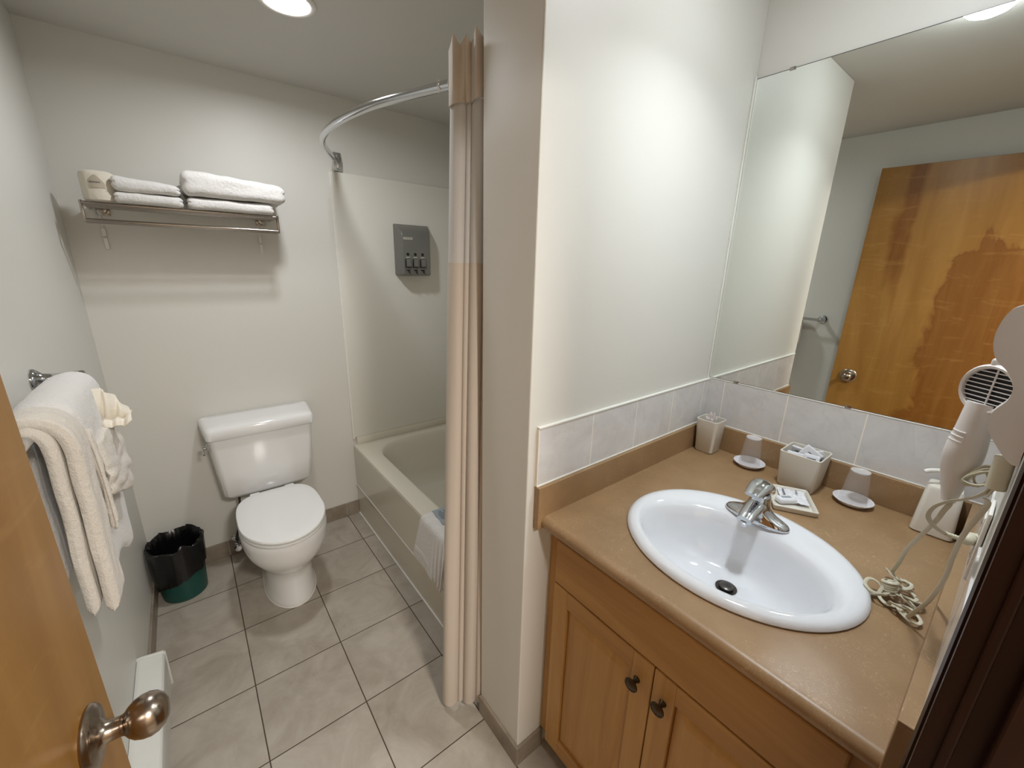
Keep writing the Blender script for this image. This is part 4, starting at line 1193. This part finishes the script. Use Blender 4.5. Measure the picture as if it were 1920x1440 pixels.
# cord (flat twin-core)
R0 = .0017
def twin():
    out = []
    for j in range(14):
        a = 2 * pi * j / 14
        c, s = cos(a), sin(a)
        out.append((c * R0 * 1.9, s * R0 * (1.0 - .38 * (1 - abs(c)) ** 1.0)))
    return out
TW = twin()
cord = bpy.data.objects.new('power_cord', None); COL.objects.link(cord); cord.parent = t
hend = hp[-1]
def cpiece(pts, k=7, name='cord_run'):
    bm = BM(); pts = [Vector(p) for p in pts]
    for p in pts:
        p.z = max(p.z, ZC + .0035); p.y = max(p.y, YW + .006)
        if p.z < ZBS + .004: p.y = max(p.y, YR + .004)
    sweep(bm, catmull(pts, k), TW); return obj(name, bm, M['cord'], cord)
bt = Vector((1.345, YW + .011, 1.262))
# bundle of loops under the sleeve
b0 = kray((1.33, .080, 1.267), 1.05); b1 = kray((1.33, .052, 1.290), 1.05)
bun = [bt + Vector((0, 0, .004)), bt + Vector((.002, .003, -.012))]
for i in range(3):
    o_ = (i - 1) * .004
    bun += [b1 + Vector((0, .000 + .001 * i, -.004 - .002 * i)), b0.lerp(b1, .5) + Vector((.003 + o_, .002, .006 + .003 * i)), b0 + Vector((o_, .003, .002 - .003 * i)), b0.lerp(b1, .45) + Vector((-.003 + o_, .001, -.010 - .002 * i))]
cpiece(bun, 6)
bm = BM(); c0 = b0.lerp(b1, .38)
tube(bm, [c0 + Vector((.0, .006 * cos(a), .010 * sin(a) - .001)) for a in [2 * pi * j / 16 for j in range(17)]], .0014, 6); obj('cord_tie', bm, M['cord'], cord)
Apts = [(1.34, .055, 1.272), (1.35, .062, 1.25), (1.36, .073, 1.233), (1.37, .089, 1.217), (1.38, .101, 1.198), (1.39, .104, 1.177), (1.41, .096, 1.157), (1.43, .083, 1.142)]
cpiece(Apts, 6)
Bpts = [hend + Vector((0, 0, .006)), kray((1.33, .087, 1.229), 1.06), kray((1.36, .091, 1.203), 1.03), (1.4, .095, 1.171), (1.5, .109, 1.091), (1.58, .123, 1.018), (1.64, .130, .956), (1.655, .136, .920)]
cpiece(Bpts, 7)
Cpts = [bt + Vector((.003, .004, -.018)), (1.36, .056, 1.23), (1.4, .065, 1.165), (1.44, .067, 1.109), (1.48, .067, 1.041), (1.52, .075, .968), (1.545, .092, .905)]
cpiece(Cpts, 7)
# strain relief and plug
bm = BM()
sr = [Vector((1.43, .083, 1.142)).lerp(Vector((1.452, .064, 1.133)), i / 12) for i in range(13)]
tube(bm, sr, .0030, 10, [1.25 if i % 2 else .75 for i in range(13)])
obj('strain_relief', bm, M['cord'], cord)
bm = BM(); tube(bm, [(1.452, .064, 1.133), (1.456, .060, 1.132), (1.472, YW + .014, 1.130), (1.474, YW + .0065, 1.130)], .0075, 12, [.6, 1, 1.3, 1.35]); obj('plug', bm, M['cord'], cord)
# the knotted bundle on the counter
tc = Vector((1.600, .118, ZC))
rnd = random.Random(5)
loops = [((1.655, .134, .018), .020, .55, .2, 1.5), ((1.636, .118, .016), .018, .25, -.45, 1.7), ((1.655, .112, .012), .014, .1, .5, 1.2), ((1.617, .112, .013), .024, .12, .15, 1.3),
         ((1.588, .152, .016), .017, .5, -.2, 1.2), ((1.572, .136, .014), .017, -.3, .5, 1.3), ((1.560, .110, .012), .015, .3, .5, 1.5), ((1.560, .092, .008), .021, .08, -.12, 1.4),
         ((1.585, .098, .016), .018, .5, .25, 1.2), ((1.606, .090, .011), .017, -.2, .35, 1.4)]
for (c, r, tx, ty, asp) in loops:
    c = Vector((c[0], c[1], ZC + c[2])); Rm = Matrix.Rotation(rnd.uniform(-1, 1), 3, 'Z') @ Matrix.Rotation(tx, 3, 'X') @ Matrix.Rotation(ty, 3, 'Y')
    pts = []
    for j in range(15):
        a = 2 * pi * j / 14 * 1.08
        pts.append(c + Rm @ Vector((r * cos(a), r / asp * sin(a), .004 * sin(a * .5) + .001 * rnd.uniform(-1, 1))))
    cpiece(pts, 4, 'cord_loop')
# tight standing coil
pts = []
cc = Vector((1.600, .128, ZC + .006)); Rm = Matrix.Rotation(.25, 3, 'Y') @ Matrix.Rotation(-.15, 3, 'X')
for j in range(60):
    a = 2 * pi * j / 12; pts.append(cc + Rm @ Vector((.0135 * cos(a), .0115 * sin(a), .030 * j / 59)))
cpiece(pts, 3, 'cord_coil')
cpiece([(1.655, .136, .920), (1.650, .128, .910), (1.63, .125, .915), (1.615, .132, .921), (1.600, .135, .92), (1.58, .140, .902), (1.565, .125, .898), (1.56, .105, .906), (1.545, .092, .905)], 6, 'cord_loop')

# outlet on the door wall
t = thing('wall_outlet', 'white wall outlet below the hair dryer holder', 'outlet')
bm = BM(); box(bm, (1.440, YW + .001, 1.075), (1.510, YW + .006, 1.190), .002, 2); obj('cover_plate', bm, M['whiteplastic'], t)
bm = BM(); box(bm, (1.458, YW + .005, 1.145), (1.492, YW + .0075, 1.175), .001); obj('socket', bm, M['whiteplastic'], t); bm = BM(); box(bm, (1.458, YW + .005, 1.092), (1.492, YW + .0075, 1.118), .001); obj('socket', bm, M['whiteplastic'], t)
bm = BM()
for zz in (1.160, 1.105):
    for dx in (-.006, .006): box(bm, (1.475 + dx - .001, YW + .007, zz - .004), (1.475 + dx + .001, YW + .0078, zz + .004))
obj('slot', bm, M['dispenser_dark'], t, False)
